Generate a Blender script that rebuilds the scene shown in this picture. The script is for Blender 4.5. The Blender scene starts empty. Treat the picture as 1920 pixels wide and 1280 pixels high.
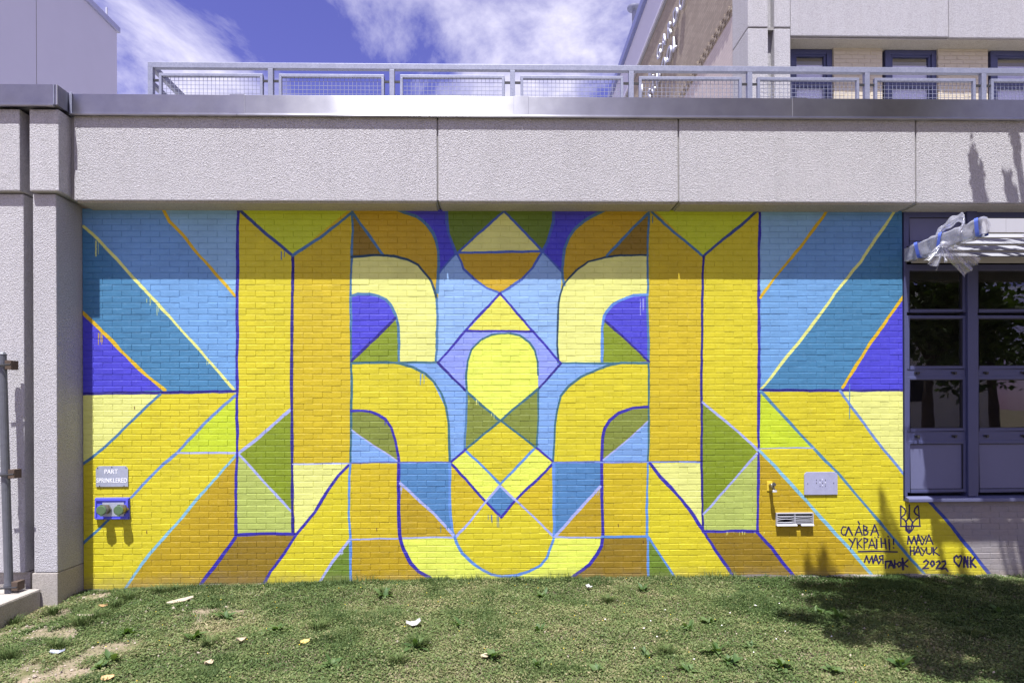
import bpy, bmesh, math, random
import numpy as np
from mathutils import Vector, Matrix
random.seed(7); RNG = np.random.default_rng(11)
S = bpy.context.scene
C = S.collection
PI = math.pi

# ------------------------------------------------------------------ camera
F_PX = 1200.0
CAM = Vector((0.0, -7.06, 1.87))
YAW, ROLL = -math.radians(1.2), -0.004
RM = Matrix.Rotation(YAW, 3, 'Z') @ Matrix.Rotation(PI/2, 3, 'X') @ Matrix.Rotation(ROLL, 3, 'Z')
cd = bpy.data.cameras.new('camera'); cam = bpy.data.objects.new('camera', cd); C.objects.link(cam)
cam.matrix_world = Matrix.Translation(CAM) @ RM.to_4x4()
cd.sensor_width = 36.0; cd.lens = 36.0*F_PX/1920.0
cd.shift_x = 0.0; cd.shift_y = 127.0/1920.0
cd.clip_start = 0.05; cd.clip_end = 2000
S.camera = cam

def ray(px, py):
    return RM @ Vector(((px-960.0)/F_PX, -(py-767.0)/F_PX, -1.0))
def W(px, py, Y=0.0):
    """measured pixel -> point of the vertical plane y = Y"""
    r = ray(px, py); t = (Y-CAM.y)/r.y
    p = CAM + r*t
    return p
def WXp(px, py, X):
    r = ray(px, py); t = (X-CAM.x)/r.x
    return CAM + r*t

# ------------------------------------------------------------------ world, sun, exposure
SUN = Vector((0.29, 1.0, -2.72)).normalized()
EL = math.asin(-SUN.z)
AZ = math.atan2(-SUN.x, -SUN.y)
wd = bpy.data.worlds.new('World'); S.world = wd; wd.use_nodes = True
wn = wd.node_tree.nodes; wl = wd.node_tree.links
bg = wn['Background']; bg.inputs['Strength'].default_value = 0.05
sky = wn.new('ShaderNodeTexSky'); sky.sky_type = 'NISHITA'; sky.sun_disc = False
sky.sun_elevation = EL; sky.sun_rotation = AZ; sky.altitude = 0.0
sky.air_density = 1.0; sky.dust_density = 0.4; sky.ozone_density = 2.5
tint = wn.new('ShaderNodeMix'); tint.data_type = 'RGBA'; tint.blend_type = 'MULTIPLY'
tint.inputs['Factor'].default_value = 1.0
tint.inputs[7].default_value = (1.30, 0.88, 1.68, 1)
wl.new(sky.outputs[0], tint.inputs[6])
tc = wn.new('ShaderNodeTexCoord')
sep = wn.new('ShaderNodeSeparateXYZ'); wl.new(tc.outputs['Generated'], sep.inputs[0])
mx = wn.new('ShaderNodeMath'); mx.operation = 'MAXIMUM'; mx.inputs[1].default_value = 0.06
wl.new(sep.outputs['Z'], mx.inputs[0])
dx = wn.new('ShaderNodeMath'); dx.operation = 'DIVIDE'; wl.new(sep.outputs['X'], dx.inputs[0]); wl.new(mx.outputs[0], dx.inputs[1])
dy = wn.new('ShaderNodeMath'); dy.operation = 'DIVIDE'; wl.new(sep.outputs['Y'], dy.inputs[0]); wl.new(mx.outputs[0], dy.inputs[1])
cmb = wn.new('ShaderNodeCombineXYZ'); wl.new(dx.outputs[0], cmb.inputs[0]); wl.new(dy.outputs[0], cmb.inputs[1])
CLOUD_OFF = (3.35, 0.55, 0.0)
mp = wn.new('ShaderNodeMapping'); mp.inputs['Location'].default_value = CLOUD_OFF
mp.inputs['Rotation'].default_value = (0, 0, math.radians(28)); mp.inputs['Scale'].default_value = (1.0, 0.58, 1.0)
wl.new(cmb.outputs[0], mp.inputs[0])
n1 = wn.new('ShaderNodeTexNoise'); n1.inputs['Scale'].default_value = 1.25; n1.inputs['Detail'].default_value = 9
n1.inputs['Roughness'].default_value = 0.62; n1.inputs['Distortion'].default_value = 0.55
wl.new(mp.outputs[0], n1.inputs['Vector'])
cr = wn.new('ShaderNodeValToRGB'); cr.color_ramp.elements[0].position = 0.44; cr.color_ramp.elements[0].color = (0,0,0,1)
cr.color_ramp.elements[1].position = 0.69; cr.color_ramp.elements[1].color = (1,1,1,1)
wl.new(n1.outputs['Fac'], cr.inputs[0])
cm = wn.new('ShaderNodeMix'); cm.data_type = 'RGBA'
wl.new(cr.outputs[0], cm.inputs['Factor']); wl.new(tint.outputs[2], cm.inputs[6])
cm.inputs[7].default_value = (12.5, 12.0, 13.6, 1)
wl.new(cm.outputs[2], bg.inputs['Color'])

sd = bpy.data.lights.new('sun', 'SUN'); sd.energy = 5.0; sd.angle = math.radians(0.53); sd.color = (1.0, 0.99, 0.975)
so = bpy.data.objects.new('sun', sd); C.objects.link(so); so.location = (-3, -12, 30)
so.rotation_euler = SUN.to_track_quat('-Z', 'Y').to_euler()
S.view_settings.view_transform = 'Standard'; S.view_settings.look = 'None'
S.view_settings.gamma = 1.0; S.view_settings.exposure = 1.05; S.view_settings.use_curve_mapping = False
S.render.engine = 'CYCLES'; S.cycles.max_bounces = 8; S.cycles.transparent_max_bounces = 16

# ------------------------------------------------------------------ colour and materials
def lin(c):
    return tuple(((v/255.0)/12.92 if v/255.0 <= .04045 else ((v/255.0+.055)/1.055)**2.4) for v in c)

class Mat:
    def __init__(s, name):
        s.m = bpy.data.materials.new(name); s.m.use_nodes = True
        s.n = s.m.node_tree.nodes; s.l = s.m.node_tree.links
        s.b = s.n['Principled BSDF']
        s.pos = s.n.new('ShaderNodeNewGeometry').outputs['Position']
    def noise(s, scale, detail=3, rough=.55, vec=None, stretch=None):
        t = s.n.new('ShaderNodeTexNoise'); t.inputs['Scale'].default_value = scale
        t.inputs['Detail'].default_value = detail; t.inputs['Roughness'].default_value = rough
        v = vec or s.pos
        if stretch:
            m = s.n.new('ShaderNodeMapping'); m.inputs['Scale'].default_value = stretch
            s.l.new(v, m.inputs[0]); v = m.outputs[0]
        s.l.new(v, t.inputs['Vector']); return t.outputs['Fac']
    def ramp(s, fac, stops):
        r = s.n.new('ShaderNodeValToRGB'); e = r.color_ramp.elements
        while len(e) < len(stops): e.new(.5)
        for k, (p, c) in enumerate(stops):
            e[k].position = p; e[k].color = (c, c, c, 1) if isinstance(c, (int, float)) else (*c[:3], 1)
        s.l.new(fac, r.inputs[0]); return r.outputs[0]
    def mix(s, fac, a, b, mode='MIX'):
        x = s.n.new('ShaderNodeMix'); x.data_type = 'RGBA'; x.blend_type = mode
        for sock, v in ((x.inputs['Factor'], fac), (x.inputs[6], a), (x.inputs[7], b)):
            if hasattr(v, 'is_output'): s.l.new(v, sock)
            elif isinstance(v, (int, float)): sock.default_value = v
            else: sock.default_value = (*v[:3], 1)
        return x.outputs[2]
    def bump(s, h, dist, strength=1.0, prev=None):
        b = s.n.new('ShaderNodeBump'); b.inputs['Distance'].default_value = dist; b.inputs['Strength'].default_value = strength
        s.l.new(h, b.inputs['Height'])
        if prev is not None: s.l.new(prev, b.inputs['Normal'])
        return b.outputs[0]
    def set(s, col=None, rough=None, metal=None, normal=None, spec=None):
        for key, v in (('Base Color', col), ('Roughness', rough), ('Metallic', metal), ('Normal', normal), ('Specular IOR Level', spec)):
            if v is None: continue
            if hasattr(v, 'is_output'): s.l.new(v, s.b.inputs[key])
            elif isinstance(v, tuple): s.b.inputs[key].default_value = (*v[:3], 1)
            else: s.b.inputs[key].default_value = v
        return s.m

def concrete(name, base, rough_amt=1.0, stain=0.7):
    m = Mat(name)
    a = m.noise(125, 3, .6); v = m.n.new('ShaderNodeTexVoronoi'); v.inputs['Scale'].default_value = 105
    m.l.new(m.pos, v.inputs['Vector'])
    big = m.noise(.9, 4, .6); streak = m.noise(4.5, 5, .65, stretch=(1, 1, .10))
    c = m.mix(m.ramp(big, [(.32, 0.0), (.66, 1.0)]), tuple(x*.80 for x in base), base)
    c = m.mix(m.ramp(streak, [(.47, 0.0), (.70, stain)]), c, tuple(x*.62 for x in base))
    oi = m.n.new('ShaderNodeObjectInfo')
    c = m.mix(1.0, c, m.ramp(oi.outputs['Random'], [(0, .92), (1, 1.04)]), 'MULTIPLY')
    sz = m.n.new('ShaderNodeSeparateXYZ'); m.l.new(m.pos, sz.inputs[0])
    mr = m.n.new('ShaderNodeMapRange'); mr.inputs[1].default_value = 4.15; mr.inputs[2].default_value = 4.92; m.l.new(sz.outputs['Z'], mr.inputs[0])
    run = m.mix(1.0, m.ramp(m.noise(8.0, 4, .7, stretch=(1, 1, .045)), [(.46, 0.0), (.66, 1.0)]), mr.outputs[0], 'MULTIPLY')
    rb_ = m.n.new('ShaderNodeMath'); rb_.operation = 'MULTIPLY'; rb_.inputs[1].default_value = .55; m.l.new(run, rb_.inputs[0])
    c = m.mix(rb_.outputs[0], c, tuple(x*v for x, v in zip(base, (.60, .57, .52))))
    blot = m.noise(2.4, 6, .7); c = m.mix(m.ramp(blot, [(.56, 0.0), (.74, stain*.6)]), c, tuple(x*v for x, v in zip(base, (.66, .63, .58))))
    c = m.mix(m.ramp(a, [(.3, 0.0), (.7, 1.0)]), m.mix(.8, c, tuple(x*.72 for x in base)), c)
    c = m.mix(.55, c, m.mix(m.ramp(m.noise(85, 2, .7), [(.34, 0.0), (.62, 1.0)]), tuple(x*.66 for x in base), tuple(min(1, x*1.22) for x in base)))
    nb = m.bump(v.outputs['Distance'], .0085*rough_amt, 1.0); nb = m.bump(a, .0085*rough_amt, .9, nb)
    return m.set(c, .93, normal=nb, spec=.2)

def plain(name, col, rough=.5, metal=0.0, var=.12, bump=0.0, nscale=8, spec=.5):
    m = Mat(name)
    c = m.mix(m.noise(nscale, 4, .6), tuple(x*(1-var) for x in col), tuple(min(1, x*(1+var)) for x in col))
    nrm = m.bump(m.noise(120, 3), bump, .6) if bump else None
    return m.set(c, rough, metal, nrm, spec)

M = {}
M['precast'] = concrete('exposed aggregate concrete', (.485, .472, .492))
M['precast_dim'] = concrete('weathered aggregate concrete', (.43, .418, .44), .8, .8)
M['stucco'] = plain('smooth grey stucco', (.50, .49, .60), .9, var=.05, bump=.002, nscale=1.5, spec=.2)
M['plinth'] = concrete('old cast concrete', (.36, .33, .30), .25, .55)
M['joint'] = plain('joint sealant', (.23, .22, .21), .8)
M['soffit'] = concrete('soffit concrete', (.42, .39, .34), .3, .6)
M['mortar'] = plain('grey mortar', (.36, .34, .33), .95, bump=.002, nscale=60)
M['window_paint'] = plain('blue violet window paint', (.055, .062, .142), .42, var=.08, nscale=5)
M['panel_paint'] = plain('pale violet panel paint', (.104, .110, .20), .5, var=.06, nscale=4)
M['dark_gap'] = plain('dark rubber seal', (.02, .02, .03), .6)
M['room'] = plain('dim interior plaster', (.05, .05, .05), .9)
M['white_metal'] = plain('white coated metal', (.40, .40, .44), .42, var=.04)
M['louvre'] = plain('grey white louvre metal', (.27, .27, .30), .5, var=.1)
M['brass'] = plain('tarnished brass', (.30, .27, .19), .35, .9, var=.3, nscale=60)
M['grey_metal'] = plain('dull grey sheet metal', (.36, .37, .52), .45, .25, var=.14, nscale=14)
M['sign_metal'] = plain('weathered sign aluminium', (.37, .40, .50), .42, .35, var=.18, nscale=22)
M['white_print'] = plain('white sign lettering', (.82, .82, .85), .6, var=.03)
M['blue_paint'] = plain('bright blue brushed paint', lin((82, 86, 205)), .5, var=.18, nscale=40)
M['green_cap'] = plain('chalky green cap paint', (.075, .13, .06), .6, var=.2, nscale=50)
M['vent_dark'] = plain('dark vent cavity', (.012, .012, .015), .9)
M['letter_metal'] = plain('polished letter aluminium', (.50, .50, .56), .45, .7, var=.05)
M['tin_roof_edge'] = plain('blue coated roof edging', (.20, .22, .42), .4, .3, var=.08)
M['wood'] = plain('weathered wood block', (.075, .05, .036), .8, var=.35, bump=.002, nscale=30)
M['bark'] = plain('grey tree bark', (.10, .075, .055), .9, var=.35, bump=.01, nscale=14)
M['paper'] = plain('crumpled white paper', (.40, .385, .385), .8, var=.06)
M['dry_leaf'] = plain('dry bleached leaf', (.42, .34, .23), .8, var=.16, nscale=30)
M['brown_leaf'] = plain('pale brown strap leaf', (.34, .28, .215), .8, var=.16, nscale=30)
M['foil'] = plain('crumpled grey foil', (.30, .32, .37), .35, .5, var=.2, nscale=60)
M['blue_tape'] = plain('blue masking tape', (.10, .16, .62), .55, var=.12, nscale=30)
M['fabric_blind'] = plain('violet grey roller blind', (.62, .59, .74), .9, var=.06)
M['iron'] = plain('black iron', (.02, .02, .022), .5)
M['siding'] = plain('pale clapboard siding', (.80, .78, .78), .7, var=.05)
M['roof_tar'] = plain('roof membrane', (.3, .29, .29), .9)
M['clover_flower'] = plain('clover blossom', (.75, .72, .70), .9)
M['yellow_flower'] = plain('yellow petal', (.85, .62, .03), .8)

def metal_aniso():
    m = Mat('brushed coping metal')
    tan = m.n.new('ShaderNodeCombineXYZ'); tan.inputs[2].default_value = 1.0
    c = m.mix(m.ramp(m.noise(2.2, 5, .65), [(.35, 0.0), (.75, 1.0)]), (.30, .30, .33), (.40, .40, .43))
    c = m.mix(m.ramp(m.noise(5.0, 6, .7, stretch=(1, 1, 1.8)), [(.62, 0.0), (.75, .45)]), c, (.36, .36, .40))
    m.set(c, m.ramp(m.noise(3.5, 3), [(.2, .36), (.8, .43)]), 1.0)
    m.b.inputs['Anisotropic'].default_value = .90
    m.l.new(tan.outputs[0], m.b.inputs['Tangent'])
    nb = m.bump(m.noise(1.6, 2, .5), .012, .35); m.l.new(nb, m.b.inputs['Normal'])
    return m.m
M['coping'] = metal_aniso()

def galvanised():
    m = Mat('galvanised steel tube')
    v = m.n.new('ShaderNodeTexVoronoi'); v.inputs['Scale'].default_value = 55; m.l.new(m.pos, v.inputs['Vector'])
    c = m.mix(v.outputs['Color'], (.20, .21, .28), (.28, .29, .37))
    c = m.mix(m.ramp(m.noise(6, 4), [(.35, 0.0), (.7, .6)]), c, (.18, .19, .26))
    return m.set(c, .5, .3)
M['galv'] = galvanised()
M['old_galv'] = plain('dulled galvanised pipe', (.12, .125, .145), .5, .4, var=.25, nscale=18)

def glass():
    m = Mat('window glass'); n, l = m.n, m.l
    tr = n.new('ShaderNodeBsdfTransparent'); tr.inputs[0].default_value = (.95, .96, .97, 1)
    gl = n.new('ShaderNodeBsdfGlossy'); gl.inputs['Roughness'].default_value = .01
    nb = m.bump(m.noise(1.4, 2), .004, .15); l.new(nb, gl.inputs['Normal'])
    fr = n.new('ShaderNodeFresnel')
    gi = n.new('ShaderNodeMix'); gi.data_type = 'FLOAT'; gi.inputs[2].default_value = 1.6; gi.inputs[3].default_value = 1/1.6
    l.new(n.new('ShaderNodeNewGeometry').outputs['Backfacing'], gi.inputs[0]); l.new(gi.outputs[0], fr.inputs['IOR'])
    mx = n.new('ShaderNodeMixShader'); l.new(fr.outputs[0], mx.inputs[0]); l.new(tr.outputs[0], mx.inputs[1]); l.new(gl.outputs[0], mx.inputs[2])
    l.new(mx.outputs[0], n['Material Output'].inputs['Surface']); return m.m
M['glass'] = glass()

def film():
    m = Mat('clear plastic sheeting'); n, l = m.n, m.l
    tr = n.new('ShaderNodeBsdfTransparent'); tr.inputs[0].default_value = (.93, .93, .96, 1)
    df = n.new('ShaderNodeBsdfDiffuse'); df.inputs[0].default_value = (.72, .73, .82, 1)
    tl = n.new('ShaderNodeBsdfTranslucent'); tl.inputs[0].default_value = (.7, .7, .78, 1)
    gl = n.new('ShaderNodeBsdfGlossy'); gl.inputs['Roughness'].default_value = .16
    nb = m.bump(m.noise(22, 5, .6, stretch=(1, .5, 1)), .012, .6); l.new(nb, gl.inputs['Normal']); l.new(nb, df.inputs['Normal'])
    a = n.new('ShaderNodeMixShader'); a.inputs[0].default_value = .4; l.new(df.outputs[0], a.inputs[1]); l.new(tl.outputs[0], a.inputs[2])
    b = n.new('ShaderNodeMixShader'); b.inputs[0].default_value = .28; l.new(a.outputs[0], b.inputs[1]); l.new(gl.outputs[0], b.inputs[2])
    c = n.new('ShaderNodeMixShader'); l.new(m.ramp(m.noise(9, 4, .6), [(.3, .20), (.75, .62)]), c.inputs[0])
    l.new(tr.outputs[0], c.inputs[1]); l.new(b.outputs[0], c.inputs[2])
    l.new(c.outputs[0], n['Material Output'].inputs['Surface']); return m.m
M['film'] = film()

def brickwork(name, c1, c2, mortar, scale=1.0, rough=.004):
    """far brick faces, too small to tell apart: the material carries them"""
    m = Mat(name)
    mp = m.n.new('ShaderNodeMapping'); mp.inputs['Rotation'].default_value = (0, 0, 0)
    sp = m.n.new('ShaderNodeSeparateXYZ'); m.l.new(m.pos, sp.inputs[0])
    cb = m.n.new('ShaderNodeCombineXYZ'); m.l.new(sp.outputs['Y'], cb.inputs[0]); m.l.new(sp.outputs['Z'], cb.inputs[1])
    b = m.n.new('ShaderNodeTexBrick'); b.inputs['Scale'].default_value = 1.0
    b.inputs['Brick Width'].default_value = .2065*scale; b.inputs['Row Height'].default_value = .0652*scale
    b.inputs['Mortar Size'].default_value = .006; b.inputs['Color1'].default_value = (*c1, 1); b.inputs['Color2'].default_value = (*c2, 1)
    b.inputs['Mortar'].default_value = (*mortar, 1); m.l.new(cb.outputs[0], b.inputs['Vector'])
    c = m.mix(.35, b.outputs['Color'], m.mix(m.noise(2.5, 4), tuple(x*.7 for x in c1), tuple(x*1.2 for x in c2)))
    inv = m.n.new('ShaderNodeMath'); inv.operation = 'SUBTRACT'; inv.inputs[0].default_value = 1.0; m.l.new(b.outputs['Fac'], inv.inputs[1])
    nb = m.bump(inv.outputs[0], rough, .9); nb = m.bump(m.noise(40, 3), rough*.9, .8, nb)
    return m.set(c, .9, normal=nb, spec=.2)
M['brown_brick'] = brickwork('rough brown brick', (.25, .205, .165), (.34, .285, .23), (.21, .18, .155), rough=.012)
M['tan_brick'] = brickwork('smooth tan brick', (.45, .38, .36), (.52, .45, .42), (.38, .34, .33), rough=.003)
M['pier_brick'] = plain('buff brick', (.50, .44, .34), .9, var=.1, bump=.002, nscale=9)

# ------------------------------------------------------------------ mesh helpers
class MB:
    def __init__(s): s.v = []; s.f = []
    def quad(s, a, b, c, d):
        k = len(s.v); s.v += [tuple(a), tuple(b), tuple(c), tuple(d)]; s.f.append((k, k+1, k+2, k+3))
    def poly(s, pts):
        k = len(s.v); s.v += [tuple(p) for p in pts]; s.f.append(tuple(range(k, k+len(pts))))
    def box(s, x0, x1, y0, y1, z0, z1):
        k = len(s.v)
        s.v += [(x0,y0,z0),(x1,y0,z0),(x1,y1,z0),(x0,y1,z0),(x0,y0,z1),(x1,y0,z1),(x1,y1,z1),(x0,y1,z1)]
        s.f += [tuple(k+i for i in q) for q in ((0,3,2,1),(4,5,6,7),(0,1,5,4),(1,2,6,5),(2,3,7,6),(3,0,4,7))]
        return s
    def bar(s, p, q, w, h=None):
        """square bar from p to q"""
        p, q = Vector(p), Vector(q); d = (q-p).normalized(); h = h or w
        up = Vector((0,0,1)) if abs(d.z) < .9 else Vector((0,1,0))
        a = d.cross(up).normalized(); b = a.cross(d).normalized()
        k = len(s.v)
        for e in (p, q):
            for i, j in ((-1,-1),(1,-1),(1,1),(-1,1)): s.v.append(tuple(e + a*(i*w/2) + b*(j*h/2)))
        s.f += [tuple(k+i for i in r) for r in ((0,1,2,3),(7,6,5,4),(0,4,5,1),(1,5,6,2),(2,6,7,3),(3,7,4,0))]
        return s
    def tube(s, pts, radii, n=10, cap=True):
        k0 = len(s.v); pts = [Vector(p) for p in pts]
        for i, p in enumerate(pts):
            d = (pts[min(i+1, len(pts)-1)] - pts[max(i-1, 0)]).normalized()
            up = Vector((0,0,1)) if abs(d.z) < .9 else Vector((1,0,0))
            a = d.cross(up).normalized(); b = a.cross(d).normalized()
            r = radii[i] if hasattr(radii, '__len__') else radii
            for j in range(n):
                t = 2*PI*j/n; s.v.append(tuple(p + a*(r*math.cos(t)) + b*(r*math.sin(t))))
        for i in range(len(pts)-1):
            for j in range(n):
                j2 = (j+1) % n; s.f.append((k0+i*n+j, k0+i*n+j2, k0+(i+1)*n+j2, k0+(i+1)*n+j))
        if cap:
            s.f.append(tuple(k0+j for j in range(n-1, -1, -1))); e = k0+(len(pts)-1)*n
            s.f.append(tuple(e+j for j in range(n)))
        return s
    def prism(s, pts, d):
        """polygon pts extruded by vector d"""
        k = len(s.v); n = len(pts); d = Vector(d)
        s.v += [tuple(p) for p in pts] + [tuple(Vector(p)+d) for p in pts]
        s.f.append(tuple(range(k, k+n))); s.f.append(tuple(range(k+2*n-1, k+n-1, -1)))
        for i in range(n):
            j = (i+1) % n; s.f.append((k+i, k+n+i, k+n+j, k+j))
        return s
    def build(s, name, mat, parent=None, bevel=0, smooth=False, fix=True):
        me = bpy.data.meshes.new(name); me.from_pydata(s.v, [], s.f)
        if fix or bevel:
            bm = bmesh.new(); bm.from_mesh(me)
            bmesh.ops.remove_doubles(bm, verts=bm.verts, dist=1e-5)
            bmesh.ops.recalc_face_normals(bm, faces=bm.faces)
            if bevel: bmesh.ops.bevel(bm, geom=bm.edges[:], offset=bevel, segments=2, profile=.6, affect='EDGES', clamp_overlap=True)
            bm.to_mesh(me); bm.free()
        if smooth:
            for p in me.polygons: p.use_smooth = True
        o = bpy.data.objects.new(name, me); C.objects.link(o); o.data.materials.append(mat)
        if parent: put(o, parent)
        return o

def put(o, parent):
    """parent without moving (parents are never rotated)"""
    o.parent = parent
    o.location = Vector(o.location) - world_loc(parent)
def world_loc(o):
    l = Vector(o.location)
    while o.parent: o = o.parent; l += Vector(o.location)
    return l
def thing(name, label, cat, loc, group=None):
    o = bpy.data.objects.new(name, None); C.objects.link(o); o.location = loc; o.empty_display_size = .1
    o['label'] = label; o['category'] = cat
    if group: o['group'] = group
    return o
def tag(o, label, cat, group=None, kind=None):
    o['label'] = label; o['category'] = cat
    if group: o['group'] = group
    if kind: o['kind'] = kind
    return o
def bx(name, m, parent, x0, x1, y0, y1, z0, z1, bevel=0):
    return MB().box(x0, x1, y0, y1, z0, z1).build(name, m, parent, bevel)
def instance(src, loc, parent=None, rot=None, scale=None):
    o = src.copy(); C.objects.link(o); o.parent = None; o.location = loc
    if rot: o.rotation_euler = rot
    if scale: o.scale = scale
    if parent: put(o, parent)
    return o
def vnoise(x, y, sc, seed=0):
    """2-D value noise, 0..1, on numpy arrays"""
    r = np.random.default_rng(seed); T = r.random((128, 128))
    u, v = np.asarray(x)*sc + 500.37, np.asarray(y)*sc + 500.71
    i, j = np.floor(u).astype(int), np.floor(v).astype(int); f, g = u-i, v-j
    f = f*f*(3-2*f); g = g*g*(3-2*g)
    a = T[i % 128, j % 128]; b = T[(i+1) % 128, j % 128]; c = T[i % 128, (j+1) % 128]; d = T[(i+1) % 128, (j+1) % 128]
    return (a*(1-f)+b*f)*(1-g) + (c*(1-f)+d*f)*g
def text_mesh(body, size, extrude, bevel=0.0):
    cu = bpy.data.curves.new('lettering', 'FONT'); cu.body = body; cu.size = size; cu.extrude = extrude
    cu.align_x = 'CENTER'; cu.align_y = 'CENTER'; cu.bevel_depth = bevel; cu.resolution_u = 5
    o = bpy.data.objects.new('lettering', cu); C.objects.link(o)
    bpy.context.view_layer.update()
    me = bpy.data.meshes.new_from_object(o.evaluated_get(bpy.context.evaluated_depsgraph_get()))
    bpy.data.objects.remove(o); return me

# ------------------------------------------------------------------ ground
base_px = [(60,1112),(155,1108),(300,1102),(440,1097),(640,1090),(850,1086),(1060,1084),(1280,1082),(1480,1080),(1700,1079),(1915,1079)]
bpts = [W(a, b) for a, b in base_px]
BX = np.array([p.x for p in bpts]); BZ = np.array([p.z for p in bpts])
def ground_z(x, y):
    x = np.asarray(x, float); y = np.asarray(y, float)
    z = np.interp(x, BX, BZ)
    near = np.clip(-y, 0, 4)
    z = z - .035*near - .05*np.clip((-3.4-x)/1.4, 0, 1)*np.clip(near/.5, 0, 1)
    z = z + (vnoise(x, y, 2.3, 3)-.5)*.05*np.clip(near*2, 0, 1) + (vnoise(x, y, 9, 4)-.5)*.022
    far = np.clip((np.maximum(np.abs(x)-8, -y-5))/4, 0, 1)
    return z*(1-far) + (-.2)*far
xs = np.concatenate([[-400,-120,-40,-20,-12], np.linspace(-9, 9, 241), [12,20,40,120,400]])
ys = np.concatenate([[-400,-120,-40,-20,-10,-7], np.linspace(-5.4, .06, 110), [.5,2,6,20,60,150,400]])
GX, GY = np.meshgrid(xs, ys)
GZ = ground_z(GX, GY); GZ[GY > .3] = -.25
nv = [tuple(p) for p in np.stack([GX.ravel(), GY.ravel(), GZ.ravel()], 1)]
nx = len(xs)
nf = [(j*nx+i, j*nx+i+1, (j+1)*nx+i+1, (j+1)*nx+i) for j in range(len(ys)-1) for i in range(nx-1)]
me = bpy.data.meshes.new('ground'); me.from_pydata(nv, [], nf)
for p in me.polygons: p.use_smooth = True
ground = bpy.data.objects.new('ground', me); C.objects.link(ground); ground['kind'] = 'structure'
gm = Mat('lawn soil')
g1 = gm.noise(1.6, 5, .65); g2 = gm.noise(28, 4, .6); g3 = gm.noise(7, 4)
soil = gm.mix(g2, (.15, .115, .08), (.34, .28, .21))
moss = gm.mix(g2, (.06, .07, .03), (.16, .15, .07))
gc = gm.mix(gm.ramp(g1, [(.42, 1.0), (.62, 0.0)]), soil, gm.mix(gm.ramp(g3, [(.4, 0.0), (.65, 1.0)]), moss, soil))
gb = gm.bump(g2, .02, .8); gb = gm.bump(gm.noise(120, 3), .006, .8, gb)
ground.data.materials.append(gm.set(gc, .95, normal=gb, spec=.1))

# ------------------------------------------------------------------ the painted design (flat print for the brick wall)
IX0, IX1, IZ0, IZ1, PPM = -4.75, 5.75, -.25, 4.15, 250
IW, IH = int((IX1-IX0)*PPM), int((IZ1-IZ0)*PPM)
IMG = np.zeros((IH, IW, 4), np.float32)
def wallpt(p):
    w = W(p[0], p[1]); return ((w.x-IX0)*PPM, (w.z-IZ0)*PPM)
def fill(pts, col, soft=0):
    q = np.array([wallpt(p) for p in pts])
    x0, x1 = int(max(0, q[:,0].min()-1)), int(min(IW, q[:,0].max()+2)); y0, y1 = int(max(0, q[:,1].min()-1)), int(min(IH, q[:,1].max()+2))
    if x1 <= x0 or y1 <= y0: return
    X, Y = np.meshgrid(np.arange(x0, x1)+.5, np.arange(y0, y1)+.5); ins = np.zeros(X.shape, bool)
    for k in range(len(q)):
        ax, ay = q[k]; cx, cy = q[(k+1) % len(q)]
        if ay == cy: continue
        ins ^= ((ay > Y) != (cy > Y)) & (X < (cx-ax)*(Y-ay)/(cy-ay)+ax)
    IMG[y0:y1, x0:x1][ins] = (*[c/255 for c in col], 1.0)
def stroke(pts, w, col, wob=1.0, a=1.0, var=.22):
    q = np.array([wallpt(p) for p in pts]); sc = PPM/170.0
    P = [q[0]]
    for k in range(len(q)-1):
        n = max(1, int(np.hypot(*(q[k+1]-q[k]))/9))
        for i in range(1, n+1): P.append(q[k] + (q[k+1]-q[k])*i/n)
    P = np.array(P); n = len(P)
    jit = np.cumsum(RNG.normal(0, .42, (n, 2)), 0); jit -= np.linspace(0, 1, n)[:, None]*jit[-1]
    P = P + np.clip(jit, -2.2, 2.2)*wob
    wid = (w*sc/2)*(1 + var*(vnoise(np.arange(n)*.21, np.full(n, RNG.random()*50), 1.0, int(RNG.integers(99)))-.5)*2)
    c = np.array([v/255 for v in col], np.float32)
    for k in range(max(1, n-1)):
        p0, p1 = P[k], P[min(k+1, n-1)]; r = max(wid[k], wid[min(k+1, n-1)])+1.5
        x0, x1 = int(max(0, min(p0[0], p1[0])-r)), int(min(IW, max(p0[0], p1[0])+r+1)); y0, y1 = int(max(0, min(p0[1], p1[1])-r)), int(min(IH, max(p0[1], p1[1])+r+1))
        if x1 <= x0 or y1 <= y0: continue
        X, Y = np.meshgrid(np.arange(x0, x1)+.5, np.arange(y0, y1)+.5); d = p1-p0; L = max(1e-6, d@d)
        t = np.clip(((X-p0[0])*d[0]+(Y-p0[1])*d[1])/L, 0, 1)
        dist = np.hypot(X-p0[0]-t*d[0], Y-p0[1]-t*d[1]); rad = wid[k]*(1-t)+wid[min(k+1, n-1)]*t
        k_ = np.clip(rad-dist+.5, 0, 1)*a
        k_ = k_[..., None].astype(np.float32); sub = IMG[y0:y1, x0:x1]
        sub[..., :3] = sub[..., :3]*(1-k_) + c*k_; sub[..., 3:] = np.maximum(sub[..., 3:], k_)
def drips(x, y, n, spread, ln, col):
    for _ in range(n):
        a = x+RNG.normal(0, spread); l = ln*RNG.uniform(.35, 1.1)
        stroke([(a, y), (a+RNG.normal(0, .3), y+l)], RNG.uniform(.8, 1.7), col, .2, .85)
T_=(72,134,178); L2=(130,172,230); L1=(150,190,238); IN=(78,74,212); Y1=(223,209,40); Y2=(215,190,30); OR=(208,172,28); OC=(194,164,24)
BR=(150,122,24); PY=(239,242,140); PB=(238,248,98); LY=(208,224,46); LM=(206,226,44); PO=(186,200,100); OG=(136,156,28); OV=(134,146,58)
G2=(112,140,40); LV=(148,164,244); T2=(84,136,190); YT=(234,231,92)
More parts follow.
